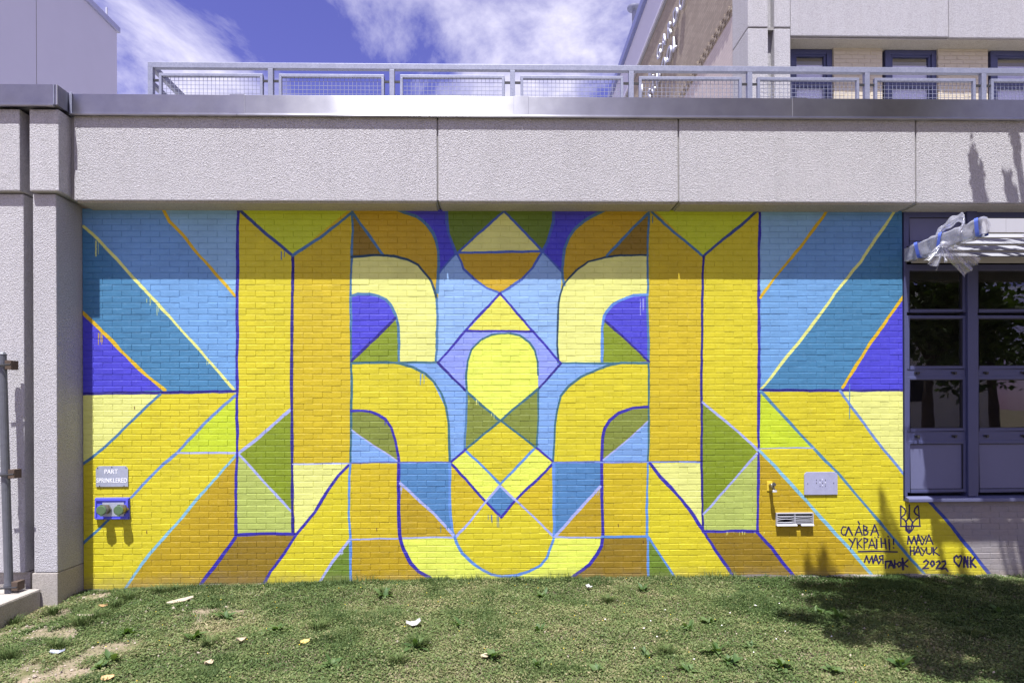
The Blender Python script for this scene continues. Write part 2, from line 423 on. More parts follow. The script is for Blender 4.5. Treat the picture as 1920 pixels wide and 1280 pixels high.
NI=(54,44,172); NV=(42,32,138); SL=(80,128,174); TE=(62,112,130); LB=(100,150,226); LA=(176,184,242); CY=(140,196,224); OL=(234,192,30); PL=(238,241,140); DS=(38,72,98); BL=(76,106,196)
# colour fields, back to front
TOP, BOT = 388, 1128
fill([(150,TOP),(447,TOP),(443,1010),(378,1100),(372,BOT),(150,BOT)], Y1)
fill([(446,TOP),(549,TOP),(549,1003),(443,1005)], Y1)
fill([(549,TOP),(659,TOP),(657,870),(549,870)], Y2)
fill([(657,TOP),(1216,TOP),(1216,BOT),(657,BOT)], Y1)
fill([(1215,TOP),(1318,TOP),(1316,868),(1215,868)], Y2)
fill([(1317,TOP),(1425,TOP),(1420,1000),(1317,1000)], Y1)
fill([(1422,TOP),(1700,TOP),(1700,941),(1745,941),(1862,1082),(1862,BOT),(1421,BOT)], Y1)
fill([(444,868),(657,868),(657,BOT),(372,BOT),(443,1000)], Y1)
fill([(1215,866),(1317,866),(1421,1000),(1500,BOT),(1215,BOT)], Y1)
# left rays
lineA=[(304,390),(317,415),(345,444),(372,477),(388,494),(441,555)]
lineB=[(156,424),(182,448),(217,485),(244,515),(273,547),(295,570),(349,629),(389,675),(439,731)]
lineC=[(155,586),(192,622),(244,673),(277,704),(309,731)]
L2_shade=(116,168,222); L1_shade=(146,194,230)  # outer L2 and L1, with the overhang shade's teal bounce put into the colour
fill([(150,TOP),(448,TOP),(443,736),(150,740)], L2_shade)
fill(lineA+[(446,560),(448,TOP)], L1_shade)
fill([(150,418)]+lineB+[(309,735),(150,740)], T_)
fill([(150,582)]+lineC+[(150,739)], IN)
lineE=[(300,739),(262,776),(197,837),(173,857),(152,872)]
fill(lineE+[(150,739)], PY)
lineF=[(441,741),(384,793),(333,849),(307,870),(281,894),(246,932),(204,974),(152,1021)]
fill([(441,741),(384,793),(333,849),(444,849)], LM)
lineI=[(443,853),(367,935),(330,983),(280,1040),(235,1103),(228,1114)]
fill(lineI+[(372,1114),(443,1003)], OC)
fill([(443,1003),(553,1001),(532,1036),(507,1070),(488,1108),(366,1114)], BR)
# left pillar box
fill([(444,850),(549,850),(549,1001),(443,1003)], PO)
fill([(447,851),(482,823),(514,795),(549,766),(549,960),(521,931),(482,890)], OG)
fill([(549,869),(654,869),(634,892),(590,958),(553,1000)], PY)
fill([(448,TOP),(660,TOP),(549,480)], LY)
fill([(656,1012),(598,1092),(594,1104),(659,1104)], G2)
# mirror boxes at the right
fill([(1222,TOP),(1424,TOP),(1319,482)], LY)
fill([(1317,755),(1341,775),(1388,814),(1421,844),(1388,886),(1341,939),(1317,965)], OG)
fill([(1421,847),(1421,997),(1317,997),(1317,965),(1341,939),(1388,886)], PO)
fill([(1217,869),(1317,866),(1317,990),(1294,958),(1275,934)], PY)
fill([(1319,996),(1421,997),(1472,1059),(1496,1092),(1380,1092),(1341,1031)], BR)
fill([(1216,1009),(1266,1083),(1274,1096),(1216,1096)], G2)
fill([(1424,846),(1447,866),(1484,907),(1524,950),(1569,1001),(1597,1031),(1627,1068),(1648,1094),(1500,1094),(1472,1059),(1421,997)], OC)
fill([(1426,736),(1457,767),(1496,807),(1526,841),(1423,841)], LM)
lineA2=[(1556,388),(1527,427),(1504,458),(1477,491),(1452,522),(1426,558)]
lineB2=[(1683,388),(1660,422),(1641,447),(1618,485),(1590,522),(1566,551),(1543,583),(1510,626),(1443,710),(1427,729)]
lineC2=[(1696,553),(1665,598),(1630,647),(1580,726)]
fill([(1424,TOP),(1700,TOP),(1700,733),(1424,734)], L2_shade)
fill(lineA2+[(1424,560),(1425,TOP)], L1_shade)
fill([(1703,TOP)]+lineB2+[(1427,733),(1703,733)], T_)
fill(lineC2+[(1576,733),(1704,733)], IN)
lineF2=[(1575,733),(1597,763),(1629,806),(1660,846),(1700,896)]
fill(lineF2+[(1706,733)], PY)
# centre
fill([(659,TOP),(845,TOP),(845,482),(659,482)], OR)
fill([(1036,TOP),(1216,TOP),(1216,482),(1036,482)], OR)
fill([(820,470),(1056,470),(1048,600),(1048,681),(1038,866),(842,866),(818,681),(820,560)], L1)
fill([(818,680),(1050,680),(1215,680),(1215,868),(657,868),(657,680)], L2)
fill([(740,480),(822,480),(822,560),(809,527),(784,496),(765,487)], OR); fill([(1133,482),(1056,480),(1053,540),(1067,521),(1102,491)], OR)
outL=[(741,391),(759,399),(781,406),(801,421),(812,437),(818,452),(821,472),(822,494),(821,518),(820,548)]
leafL=[(837,390),(838,416),(841,438),(849,460),(855,475)]
fill([(741,388)]+outL[:8]+[(824,512),(855,475)]+leafL[::-1]+[(837,388)], IN)
outR=[(1138,391),(1114,403),(1094,415),(1077,430),(1066,447),(1060,463),(1056,482),(1054,504),(1055,522),(1058,534)]
leafR=[(1038,390),(1037,416),(1031,436),(1025,455),(1017,472)]
fill([(1138,388)]+outR[:8]+[(1052,510),(1017,472)]+leafR[::-1]+[(1038,388)], IN)
fill([(837,388)]+leafL+[(860,473),(945,396),(945,388)], G2); fill([(1038,388)]+leafR+[(1015,470),(945,396),(945,388)], G2)
fill([(945,397),(862,473),(1015,470)], PY)
bowl=[(857,475),(870,504),(890,524),(913,540),(937,549),(956,539),(978,524),(999,501),(1017,472)]
fill(bowl, OR)
fill([(661,398),(661,482),(721,479)], BR); fill([(1215,400),(1214,479),(1138,480)], BR)
# upper hooks
hkL=[(660,482),(702,479),(740,480),(765,487),(784,496),(799,515),(809,527),(815,543),(819,561),(820,593),(819,625),(819,656),(817,679)]
fill(hkL+[(658,680)], PY)
hkR=[(1215,479),(1164,479),(1133,482),(1102,491),(1080,507),(1067,521),(1056,535),(1051,551),(1048,569),(1047,617),(1046,648),(1047,679)]
fill(hkR+[(1216,680)], PY)
inL=[(658,555),(671,551),(693,552),(710,556),(724,563),(733,573),(741,590),(746,609),(748,640),(748,679)]
fill(inL+[(659,680)], IN); fill([(660,676),(742,597),(746,612),(748,680),(659,680)], OG)
inR=[(1214,552),(1188,554),(1164,563),(1148,572),(1138,584),(1133,593),(1129,617),(1129,679)]
fill(inR+[(1216,680)], IN); fill([(1135,601),(1217,678),(1129,680),(1129,617)], OG)
# lower hooks
hlL=[(659,681),(727,680),(749,683),(773,690),(796,702),(812,717),(827,739),(836,764),(841,795),(842,826),(843,866)]
fill(hlL+[(657,868)], Y1)
hlR=[(1216,681),(1164,680),(1146,683),(1117,693),(1089,706),(1064,725),(1050,743),(1043,771),(1039,798),(1038,834),(1037,865)]
fill(hlR+[(1216,868)], Y1)
ilL=[(659,770),(679,770),(695,772),(712,778),(723,785),(734,802),(742,827),(748,866)]
fill(ilL+[(657,867)], OV); fill([(659,805),(748,866),(657,868)], L2)
ilR=[(1215,763),(1188,765),(1161,773),(1144,787),(1135,802),(1131,818),(1128,849),(1128,865)]
fill(ilR+[(1216,867)], OV); fill([(1215,790),(1130,864),(1216,867)], L2)
# centre capsule and diamonds
fill([(937,551),(820,680),(875,735),(940,790),(1010,729),(1052,680)], LV)
fill([(937,553),(876,620),(999,621)], YT)
fill([(875,700),(1009,700),(1008,790),(1006,840),(940,790),(873,842)], OV)
fill([(823,682),(875,735),(873,842),(845,866),(842,826),(838,770),(812,717)], L2)
pill=[(940,625),(921,627),(902,636),(884,654),(877,676),(875,704),(875,731),(938,787),(1009,729),(1009,703),(1008,679),(1003,659),(992,642),(974,629),(953,625)]
fill(pill, PB)
fill([(940,789),(845,867),(843,868),(843,960),(849,1001),(856,1018),(884,1055),(921,1077),(969,1078),(1013,1059),(1031,1028),(1038,1003),(1038,866)], Y1)
fill([(875,846),(938,906),(912,940),(845,868)], PB); fill([(1003,842),(940,906),(966,940),(1037,867)], PB)
fill([(845,869),(912,940),(852,1008),(843,960)], Y2); fill([(1037,869),(966,940),(1037,1004)], Y2)
fill([(938,911),(912,940),(940,968),(966,940)], T2)
# bottom band
fill([(657,869),(748,869),(750,1010),(657,1012)], Y2); fill([(1129,868),(1215,867),(1214,1006),(1129,1007)], Y2)
vL=[(748,866),(748,900),(748,960),(750,1000),(752,1012),(757,1030),(770,1055),(785,1070),(800,1079),(818,1091)]
vR=[(1128,865),(1128,900),(1128,960),(1129,1000),(1128,1012),(1127,1022),(1119,1039),(1105,1058),(1089,1070),(1062,1088)]
fill([(748,868),(843,868),(844,955),(849,1003),(812,959),(777,930),(751,906)], T2); fill([(751,907),(777,930),(812,959),(850,1006),(751,1008)], OC)
fill([(1038,867),(1128,867),(1126,912),(1070,973),(1040,1004)], T2); fill([(1127,914),(1070,973),(1041,1006),(1129,1007)], OC)
fill([(657,1012),(751,1009)]+vL[4:]+[(818,1104),(659,1104)], OC)
fill([(1129,1008),(1215,1006),(1216,1096),(1062,1096)]+vR[::-1][:6], BR)
cuL=[(843,868),(843,900),(844,955),(848,997),(856,1018),(867,1038),(884,1055),(906,1070),(921,1077),(940,1080)]
cuR=[(1038,868),(1038,931),(1039,978),(1037,1009),(1031,1028),(1024,1045),(1013,1059),(992,1070),(969,1078),(940,1080)]
fill([(752,1009),(852,1007)]+cuL[4:]+[(940,1100),(818,1100)]+vL[::-1][:6], PB)
fill([(1128,1007),(1038,1006)]+cuR[3:]+[(940,1096),(1062,1096)]+vR[::-1][:6], PB)
# outlines
for p, w, c in [
 (lineA,6,OL),(lineB,6,PL),(lineC,7,OL),([(152,738),(250,736),(443,733)],6,NV),(lineE,6,SL),(lineF[:6],6,(112,148,214)),(lineF[6:],5,SL),
 ([(333,849),(443,849)],4,LA),(lineI,6,CY),([(448,849),(482,823),(514,795),(547,766)],6,LA),([(448,852),(482,890),(521,931),(546,958)],5,LA),
 ([(447,390),(446,500),(445,700),(445,790),(444,850),(443,900),(442,1003)],6,NI),([(549,480),(549,585),(548,720),(549,790),(548,900),(549,1000)],6,NV),
 ([(443,1003),(500,1001),(554,1001)],7,NI),([(441,1007),(420,1035),(374,1099)],7,NI),([(654,871),(634,892),(615,917),(590,958),(554,1001),(532,1036),(507,1070),(492,1099)],6,NI),
 ([(549,870),(600,869),(657,868)],3,LA),([(447,391),(490,430),(549,479)],6,(62,84,150)),([(549,479),(600,446),(660,398)],6,SL),
 ([(660,396),(661,440),(660,480),(657,560),(658,620)],5,SL),([(658,620),(658,720),(657,830),(657,868)],5,TE),([(657,868),(656,900),(655,960),(657,1010)],5,LB),([(657,1010),(657,1060),(660,1102)],6,LB),
 ([(655,1012),(625,1052),(596,1096)],6,LA),([(657,1011),(750,1010),(850,1007)],4,LA),
 ([(662,399),(690,438),(719,479)],6,SL),(outL,6,SL),(leafL,6,BL),([(855,475),(824,511)],4,BL),([(858,474),(900,436),(945,396)],5,BL),([(945,396),(980,432),(1017,471)],5,BL),
 ([(858,474),(930,473),(1017,471)],5,BL),(bowl,5,BL),([(1017,472),(1053,509)],4,BL),(leafR,6,BL),(outR,6,SL),(hkL[:9],5,DS),(hkL[8:],5,SL),(hkR,4,DS),
 ([(1214,401),(1180,436),(1138,479)],6,SL),([(1217,394),(1215,480),(1214,570),(1216,680)],5,SL),([(1216,680),(1216,740),(1215,868)],4,TE),([(1215,868),(1214,900),(1213,1005)],5,LB),([(1214,1005),(1216,1094)],5,LB),
 (inL,6,SL),(inR,6,LB),([(660,676),(700,638),(741,596)],5,NV),([(1135,602),(1180,644),(1217,678)],5,NV),([(659,680),(740,679),(820,679)],4,TE),([(1047,680),(1130,680),(1217,680)],4,TE),
 (hlL,5,TE),(hlR,5,TE),(ilL,6,NI),(ilR,6,NI),([(660,806),(700,833),(747,865)],3,LA),([(1214,790),(1170,829),(1131,862)],3,LA),
 ([(937,550),(880,612),(821,680)],5,NI),([(937,550),(1000,622),(1051,680)],5,NI),([(875,620),(935,620),(1000,621)],5,NI),([(821,680),(848,708),(875,734)],5,NV),([(1052,681),(1030,706),(1009,729)],5,NV),
 (pill[:7],4,TE),(pill[9:]+[pill[0]],4,TE),([(875,733),(910,763),(938,788),(905,815),(873,842)],5,TE),([(1009,729),(975,757),(940,788),(975,815),(1006,840)],5,TE),
 ([(875,731),(874,790),(871,842)],4,SL),([(1009,729),(1008,790),(1006,840)],4,TE),([(873,842),(845,866)],5,NI),([(1006,840),(1038,866)],4,NI),
 ([(845,868),(884,909),(912,940),(940,969)],5,NI),([(1037,868),(1008,898),(981,922),(961,943),(940,969)],6,NI),([(875,846),(902,870),(938,907)],5,LB),([(1001,842),(970,873),(938,907)],5,LB),
 ([(936,911),(912,940),(884,975),(854,1007)],5,LA),([(939,911),(969,938),(1006,973),(1037,1004)],5,LA),
 (vL,7,NI),(vR,7,NI),(cuL,6,LB),(cuR,6,LB),([(751,906),(777,930),(812,959),(835,984),(850,1003)],6,LA),([(1125,912),(1102,939),(1070,973),(1042,1004)],6,LA),
 ([(657,868),(750,866),(845,866)],3,(96,104,190)),([(1037,866),(1128,866),(1216,867),(1315,866)],4,(120,140,215)),([(1039,1006),(1128,1007)],4,LA),([(1128,1006),(1214,1005)],5,LB),
 ([(1222,397),(1270,440),(1319,481)],5,SL),([(1319,481),(1370,438),(1424,392)],6,(62,84,150)),([(1319,482),(1317,570),(1315,720),(1316,800),(1316,865),(1317,960),(1318,996)],5,NV),([(1425,391),(1423,560),(1424,720),(1423,790),(1422,845),(1421,920),(1420,998)],6,NI),
 ([(1317,754),(1341,775),(1388,814),(1420,843)],5,LA),([(1420,850),(1388,886),(1341,939),(1319,963)],5,LA),([(1318,996),(1370,995),(1421,996)],6,NI),([(1219,868),(1239,893),(1275,934),(1294,958),(1319,995),(1341,1031),(1366,1066),(1381,1091)],7,NI),
 ([(1420,997),(1444,1023),(1472,1059),(1496,1090)],7,NI),([(1216,1007),(1240,1043),(1272,1094)],5,LB),(lineA2,6,OL),(lineB2,6,PL),(lineC2,7,OL),([(1425,732),(1560,732),(1703,731)],5,NV),
 ([(1427,734),(1457,767),(1496,807),(1526,840),(1570,886),(1613,936),(1667,1000),(1713,1053),(1745,1090)],6,(88,140,180)),(lineF2,6,(118,150,214)),([(1424,841),(1526,840)],3,LA),
 ([(1424,845),(1447,867),(1484,907),(1524,950),(1569,1001),(1597,1031),(1627,1068),(1648,1092)],7,CY),([(1742,938),(1785,986),(1811,1020),(1862,1084)],8,(54,76,168))]:
    stroke(p, w*.86, c)
for a in [(182,452,5,4,26,PL),(282,560,3,3,16,PL),(296,574,2,2,20,PL),(388,676,2,2,14,PL),(192,625,5,5,20,OL),(530,472,3,2,22,BL),(790,700,5,5,22,LB),(751,912,3,2,12,LA),(800,950,2,6,10,LA),(925,965,6,6,22,BL),(840,985,4,6,14,SL),(1122,918,4,4,10,LA),
          (890,750,4,9,10,PL),(920,775,3,5,10,PL),(641,1033,3,2,9,LA),(1390,997,8,30,6,PY),(1593,720,2,1,60,T2),(719,790,2,2,12,NI),(1205,560,4,6,40,LA),(1224,405,3,3,14,SL)]: drips(*a)
# rust specks on the paint
for a, b in [(706,990),(1159,982),(275,995),(252,762),(1206,1013)]: stroke([(a,b),(a+.6,b+5)], 1.4, (96,66,30), .2)
# brushed-on writing: strokes read on a 5.333x enlargement whose corner is (1560, 930)
INK = (34, 25, 88)
def ink(*strokes, w=4.2):
    for s in strokes: stroke([(1560+u/5.3333, 930+v/5.3333) for u, v in s], w*.62, INK, .10, 1.0, .25)
ink([(140,308),(112,303),(93,338),(95,370),(115,388),(142,378)],[(135,388),(165,308),(203,387)],[(232,388),(268,298),(302,387)],[(245,360),(292,356)],[(262,252),(276,280)],
    [(315,290),(320,387)],[(315,292),(350,308),(346,330),(320,335),(362,354),(352,380),(320,388)],[(390,388),(426,283),(466,387)],[(402,355),(452,351)])
ink([(170,425),(207,465)],[(232,416),(184,526)],[(250,420),(255,522)],[(297,424),(256,470),(302,516)],[(320,415),(322,526)],[(320,415),(356,430),(351,455),(322,466)],
    [(368,516),(398,424),(433,521)],[(378,490),(426,488)],[(446,430),(448,521)],[(429,410),(431,413)],[(461,405),(462,409)],[(490,420),(497,512)],[(530,424),(541,522)],[(495,466),(536,470)],
    [(570,430),(576,532)],[(561,401),(564,404)],[(615,427),(616,480)],[(615,512),(617,515)],[(265,552),(450,548),(652,555)])
ink([(325,656),(345,595),(370,666),(400,598),(410,664)],[(412,670),(438,588),(466,673)],[(422,640),(456,638)],[(506,588),(476,600),(476,622),(506,630)],[(507,588),(510,668)],[(492,630),(470,669)])
ink([(536,716),(535,650),(582,648)],[(565,713),(590,645),(616,713)],[(573,690),(611,688)],[(625,640),(628,711)],[(628,675),(652,672)],[(670,655),(653,675),(668,705),(690,690),(686,660),(670,655)],[(760,635),(712,675),(757,702)], w=5)
ink([(705,620),(711,726)], w=7)
ink([(686,95),(689,300)],[(689,95),(722,120),(738,150),(728,182),(692,210)],[(684,300),(780,296),(882,298)],[(864,95),(879,298)],[(861,95),(830,120),(822,150),(836,176),(872,196)],[(776,86),(771,215)],
    [(690,214),(724,232),(744,268),(742,310),(770,366)],[(872,206),(822,244),(800,276),(818,302),(806,334),(772,366)],[(771,214),(740,248)],[(771,214),(802,250),(806,274)],[(740,250),(750,330),(772,362)],[(802,270),(790,330),(774,362)],[(735,300),(740,338),(772,368)],[(770,300),(772,362)], w=4.0)
ink([(757,475),(765,400),(795,472),(822,403),(846,482)],[(846,482),(863,384),(896,479)],[(852,440),(890,438)],[(895,400),(921,440)],[(942,400),(905,482)],[(938,475),(968,384),(1009,479)],[(950,446),(996,443)])
ink([(783,500),(786,586)],[(822,502),(820,582)],[(785,545),(822,543)],[(828,582),(862,500),(893,586)],[(838,556),(881,553)],[(890,514),(919,550)],[(946,510),(906,592)],[(946,515),(949,568),(975,580),(998,562),(996,510)],[(1012,514),(1016,582)],[(1050,508),(1014,550),(1073,589)])
ink([(918,655),(942,638),(966,655),(950,685),(908,722),(962,718)],[(1000,645),(985,670),(1000,699),(1023,680),(1016,650),(1000,645)],[(1045,656),(1070,645),(1081,666),(1042,722),(1092,718)],[(1100,652),(1130,644),(1136,676),(1094,726),(1138,718),(1159,747)], w=5)
ink([(1270,702),(1224,652),(1222,612),(1245,592),(1262,610),(1288,592),(1301,620),(1287,660),(1270,702)],[(1320,706),(1326,606),(1360,707),(1358,604)],[(1385,610),(1388,707)],[(1427,610),(1391,660),(1437,707)], w=6)
# bare lower edge of the paint
xi = (np.arange(IW)+.5)/PPM+IX0
edge = np.interp(xi, BX, BZ) + .012 + (vnoise(xi, xi*0, 3.0, 8)-.45)*.055 - .05*(np.abs(xi) < 2.6)
zi = (np.arange(IH)+.5)/PPM+IZ0
IMG[..., 3] *= (zi[:, None] > edge[None, :])
KALB = 0.76
def to_lin(a): return np.where(a <= .04045, a/12.92, ((a+.055)/1.055)**2.4)
def to_srgb(a): return np.where(a <= .0031308, a*12.92, 1.055*np.power(np.maximum(a, 0), 1/2.4)-.055)
IMG[..., :3] = to_srgb(to_lin(IMG[..., :3])*KALB)
img = bpy.data.images.new('wall_paint', IW, IH, alpha=True); img.alpha_mode = 'CHANNEL_PACKED'
img.pixels.foreach_set(np.ascontiguousarray(IMG, dtype=np.float32).ravel()); img.update(); img.pack()

def painted():
    m = Mat('painted brick')
    sp = m.n.new('ShaderNodeSeparateXYZ'); m.l.new(m.pos, sp.inputs[0])
    def mad(s, a, b):
        q = m.n.new('ShaderNodeMath'); q.operation = 'MULTIPLY_ADD'; m.l.new(s, q.inputs[0]); q.inputs[1].default_value = a; q.inputs[2].default_value = b; return q.outputs[0]
    cb = m.n.new('ShaderNodeCombineXYZ'); m.l.new(mad(sp.outputs['X'], 1/(IX1-IX0), -IX0/(IX1-IX0)), cb.inputs[0]); m.l.new(mad(sp.outputs['Z'], 1/(IZ1-IZ0), -IZ0/(IZ1-IZ0)), cb.inputs[1])
    t = m.n.new('ShaderNodeTexImage'); t.image = img; t.extension = 'CLIP'; m.l.new(cb.outputs[0], t.inputs['Vector'])
    n1 = m.noise(1.1, 4, .6); n2 = m.noise(24, 4, .65); n3 = m.noise(6, 3)
    col = m.mix(1.0, t.outputs['Color'], m.ramp(n1, [(.25, .86), (.75, 1.0)]), 'MULTIPLY')
    col = m.mix(1.0, col, m.ramp(n3, [(.3, .92), (.7, 1.03)]), 'MULTIPLY')
    col = m.mix(1.0, col, m.ramp(m.noise(5, 4, .6, stretch=(.6, 1, 3.5)), [(.3, .92), (.7, 1.02)]), 'MULTIPLY')
    col = m.mix(m.ramp(n2, [(.55, 0.0), (.85, .10)]), col, m.mix(.5, col, (1, 1, 1)))
    raw = m.mix(n2, (.19, .175, .18), (.29, .265, .26)); raw = m.mix(m.ramp(m.noise(4.5, 2), [(.4, 0.0), (.6, .35)]), raw, (.26, .22, .20))
    c = m.mix(t.outputs['Alpha'], raw, col)
    spl = m.n.new('ShaderNodeMath'); spl.operation = 'MULTIPLY_ADD'; spl.inputs[1].default_value = .35; m.l.new(m.noise(7, 5, .7), spl.inputs[0]); m.l.new(sp.outputs['Z'], spl.inputs[2])
    c = m.mix(m.ramp(spl.outputs[0], [(.13, .42), (.30, 0.0)]), c, (.20, .15, .09))
    nb = m.bump(m.noise(90, 4, .65), .0035, .8); nb = m.bump(m.noise(22, 3), .003, .6, nb)
    return m.set(c, .62, normal=nb, spec=.35)
M['painted'] = painted()

# ------------------------------------------------------------------ the low wing with the painted wall
wing = thing('school_wing', 'low concrete wing with a yellow and blue geometric painting on its brick wall', 'building', (0, 0, 0))
FY, CY_, PYL, UYL = -.285, -.315, -.40, -.455          # fascia, coping, pillar and upper block fronts
XW = W(155, 700).x                                    # left end of the brick wall
XWIN = W(1693, 700).x                                 # left side of the window band
ZTOP = W(935, 393).z; ZSILL = W(1750, 938).z - .005
ZFB = W(935, 378, FY).z; ZC0 = W(935, 221, CY_).z; ZC1 = W(935, 181, CY_).z
XR = 8.2
mw = MB(); mw.box(XW, XWIN, .0042, .30, -.45, ZTOP); mw.box(XWIN, XR, .0042, .30, -.45, ZSILL-.003)
wall = mw.build('mural_wall', M['painted'], wing)
wall['label'] = 'brick wall painted with a symmetrical yellow, blue and olive geometric design'
# bricks: alike pieces share mesh data
PX_, PZ_ = .2065, .0652; BWd, BHt = PX_-.0012, PZ_-.0040
def brick_mesh(k):
    r = random.Random(k); w, h, b = BWd/2, BHt/2, .0035
    j = lambda a: r.uniform(-a, a)
    b = .0036
    fr = [(-w+.0035+j(.0012), 0, -h+.0014+j(.0010)), (w-.0035+j(.0012), 0, -h+.0014+j(.0010)), (w-.0035+j(.0012), 0, h-.0062+j(.0014)), (-w+.0035+j(.0012), 0, h-.0062+j(.0014))]
    fr = [(x, j(.0008), z) for x, y, z in fr]
    md = [(-w, b, -h), (w, b, -h), (w, b, h), (-w, b, h)]; bk = [(x, .02, z) for x, y, z in md]
    v = fr+md+bk; f = [(0,1,2,3)]
    for o in (0, 4):
        for i in range(4): f.append((o+i, o+4+i, o+4+(i+1) % 4, o+(i+1) % 4))
    return v, f
BM = []
for k in range(6):
    v, f = brick_mesh(k); me = bpy.data.meshes.new('brick'); me.from_pydata(v, [], f); me.materials.append(M['painted']); BM.append(me)
zr = W(790, 744.7).z; x_even = W(711, 762).x
rows0 = int(math.floor((-.30-zr)/PZ_)); rows1 = int(math.ceil((ZTOP-zr)/PZ_))
full, rest = [], []
for r_ in range(rows0, rows1):
    zc = zr + (r_+.5)*PZ_
    if zc+BHt/2 > ZTOP: continue
    xe = XWIN-.004 if zc+BHt/2 > ZSILL-.006 else XR
    ph = x_even + (0 if (r_ % 2) == (-2 % 2) else PX_/2)
    i0 = int(math.floor((XW-ph)/PX_))-1
    for i in range(i0, i0+80):
        a, b = ph+i*PX_+.0006, ph+(i+1)*PX_-.0006
        if b <= XW+.01 or a >= xe-.01: continue
        a2, b2 = max(a, XW+.003), min(b, xe)
        if b2-a2 < .015: continue
        (full if (a2 == a and b2 == b) else rest).append(((a2+b2)/2, zc, (b2-a2)/BWd))
vis = [(math.hypot(math.hypot(x-.2, z-1.87), 7.06), x, z, s) for x, z, s in full if z > np.interp(x, BX, BZ)+.05]
vis.sort(); single = vis[:300]; rest += [(x, z, s) for _, x, z, s in vis[300:]] + [q for q in full if q[1] <= np.interp(q[0], BX, BZ)+.05]
for n_, (_, x, z, s) in enumerate(single):
    o = bpy.data.objects.new('brick', BM[n_*7 % 6]); C.objects.link(o); o.location = (x, random.uniform(-.0014, .0009), z+random.uniform(-.0010, .0010))
    o.rotation_euler = (random.uniform(-.012, .012), random.uniform(-.004, .004), random.uniform(-.006, .006)); put(o, wall)
rb = MB()
for x, z, s in rest:
    v, f = brick_mesh(random.randrange(10**6)); k = len(rb.v); oy = random.uniform(-.0014, .0009); oz = random.uniform(-.0008, .0008); t = random.uniform(-.012, .012)
    rb.v += [(x+a*s, b+oy+c*t, z+c+oz) for a, b, c in v]; rb.f += [tuple(k+i for i in q) for q in f]
o = rb.build('brick_courses', M['painted'], wall, fix=False); o['kind'] = 'stuff'

# body of the wing, hollow behind the windows
rf = bx('roof', M['roof_tar'], wing, -14, 14, .32, 30, 4.85, 4.92)
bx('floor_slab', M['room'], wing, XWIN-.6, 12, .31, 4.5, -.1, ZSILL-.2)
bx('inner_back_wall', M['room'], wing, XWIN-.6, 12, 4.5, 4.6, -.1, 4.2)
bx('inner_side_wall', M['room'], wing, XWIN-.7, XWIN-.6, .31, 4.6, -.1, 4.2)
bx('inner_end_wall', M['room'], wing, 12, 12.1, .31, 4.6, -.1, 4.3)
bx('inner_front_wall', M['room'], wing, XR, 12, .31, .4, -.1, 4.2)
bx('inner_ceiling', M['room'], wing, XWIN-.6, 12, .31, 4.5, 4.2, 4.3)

# fascia panels with chamfered lower ends, one part each
jx = [W(137, 300, FY).x, W(820.5, 300, FY).x, W(1272.5, 300, FY).x, W(1717.5, 300, FY).x, 8.6]
for k in range(4):
    a, b = jx[k]+.007, jx[k+1]-.007; c = .03
    m_ = MB(); zt = ZC1-.04
    m_.box(a, b, FY, .30, ZFB, zt)
    o = m_.build('fascia_panel', M['precast'], wing, bevel=.012)
    bx('panel_joint', M['joint'], wing, jx[k]-.0068 if k else jx[0]-.03, jx[k]+.0068, FY+.022, .2, ZFB+.02, ZC0)
    s_ = bx('soffit_panel', M['soffit'], o, a+.02, b-.02, FY+.03, .004, ZFB-.012, ZFB-.001)
# coping with lip and cover plates
def coping(x0, x1, y, z0, z1, name='coping', par=wing):
    c = MB(); c.box(x0, x1, y, .36, z0+.02, z1)
    o = c.build(name, M['coping'], par, bevel=.004)
    l = MB(); l.prism([(x0, y-.003, z0+.034), (x0, y-.016, z0+.010), (x0, y-.012, z0), (x0, y+.012, z0), (x0, y+.012, z0+.034)], (x1-x0, 0, 0)); l.build('drip_edge', M['coping'], o)
    return o
cxs = [W(132, 200, CY_).x, W(445, 200, CY_).x, W(977, 200, CY_).x, W(1499, 200, CY_).x, 8.6]
for k in range(4):
    cp = coping(cxs[k]+.002, cxs[k+1]-.002, CY_, ZC0, ZC1)
    if k:
        hw = .078
        bx('cover_plate', M['coping'], wing, cxs[k]-hw, cxs[k]+hw, CY_-.005, .37, ZC0+.022, ZC1+.004, .0015)
CY2 = -.50; xl = W(107, 180, CY2).x
coping(-8.5, xl-.03, CY2, ZC0+.004, ZC1+.004)
s_ = MB(); s_.box(xl-.03, xl, CY2, CY_-.004, ZC0+.024, ZC1+.004); o = s_.build('coping_return', M['coping'], wing, bevel=.003)
bx('welded_seam', M['galv'], wing, xl-.034, xl-.024, CY2-.006, CY2-.001, ZC0+.02, ZC1+.002, .002)
bx('corner_seam', M['galv'], wing, cxs[0]-.004, cxs[0]+.022, CY_-.012, CY_-.001, ZC0+.0, ZC1+.012, .003)
# upper block and pillar at the left, in ribs with a groove between
xg0, xg1 = W(37, 300, UYL).x, W(55, 300, UYL).x; xu = W(110, 300, UYL).x; zu = W(80, 358, UYL).z
bx('upper_rib', M['precast'], wing, -8.5, xg0, UYL, -.02, zu, ZC0-.002, .012)
bx('upper_rib', M['precast'], wing, xg1, xu, UYL, -.02, zu, ZC0-.002, .012)
bx('groove_back', M['precast_dim'], wing, xg0-.05, xg1+.05, -.16, -.03, -.2, ZC0-.01)
zp = W(85, 1073, PYL).z
bx('pillar_rib', M['precast'], wing, -8.5, W(45, 600, PYL).x, PYL, -.02, zp, zu-.012, .012)
pr = bx('pillar_rib', M['precast'], wing, W(62, 600, PYL).x, XW-.006, PYL, .10, zp, zu-.012, .012)
bx('plinth', M['plinth'], wing, W(60, 1100, PYL-.004).x, XW-.004, PYL-.004, .10, -.5, zp-.004, .008)
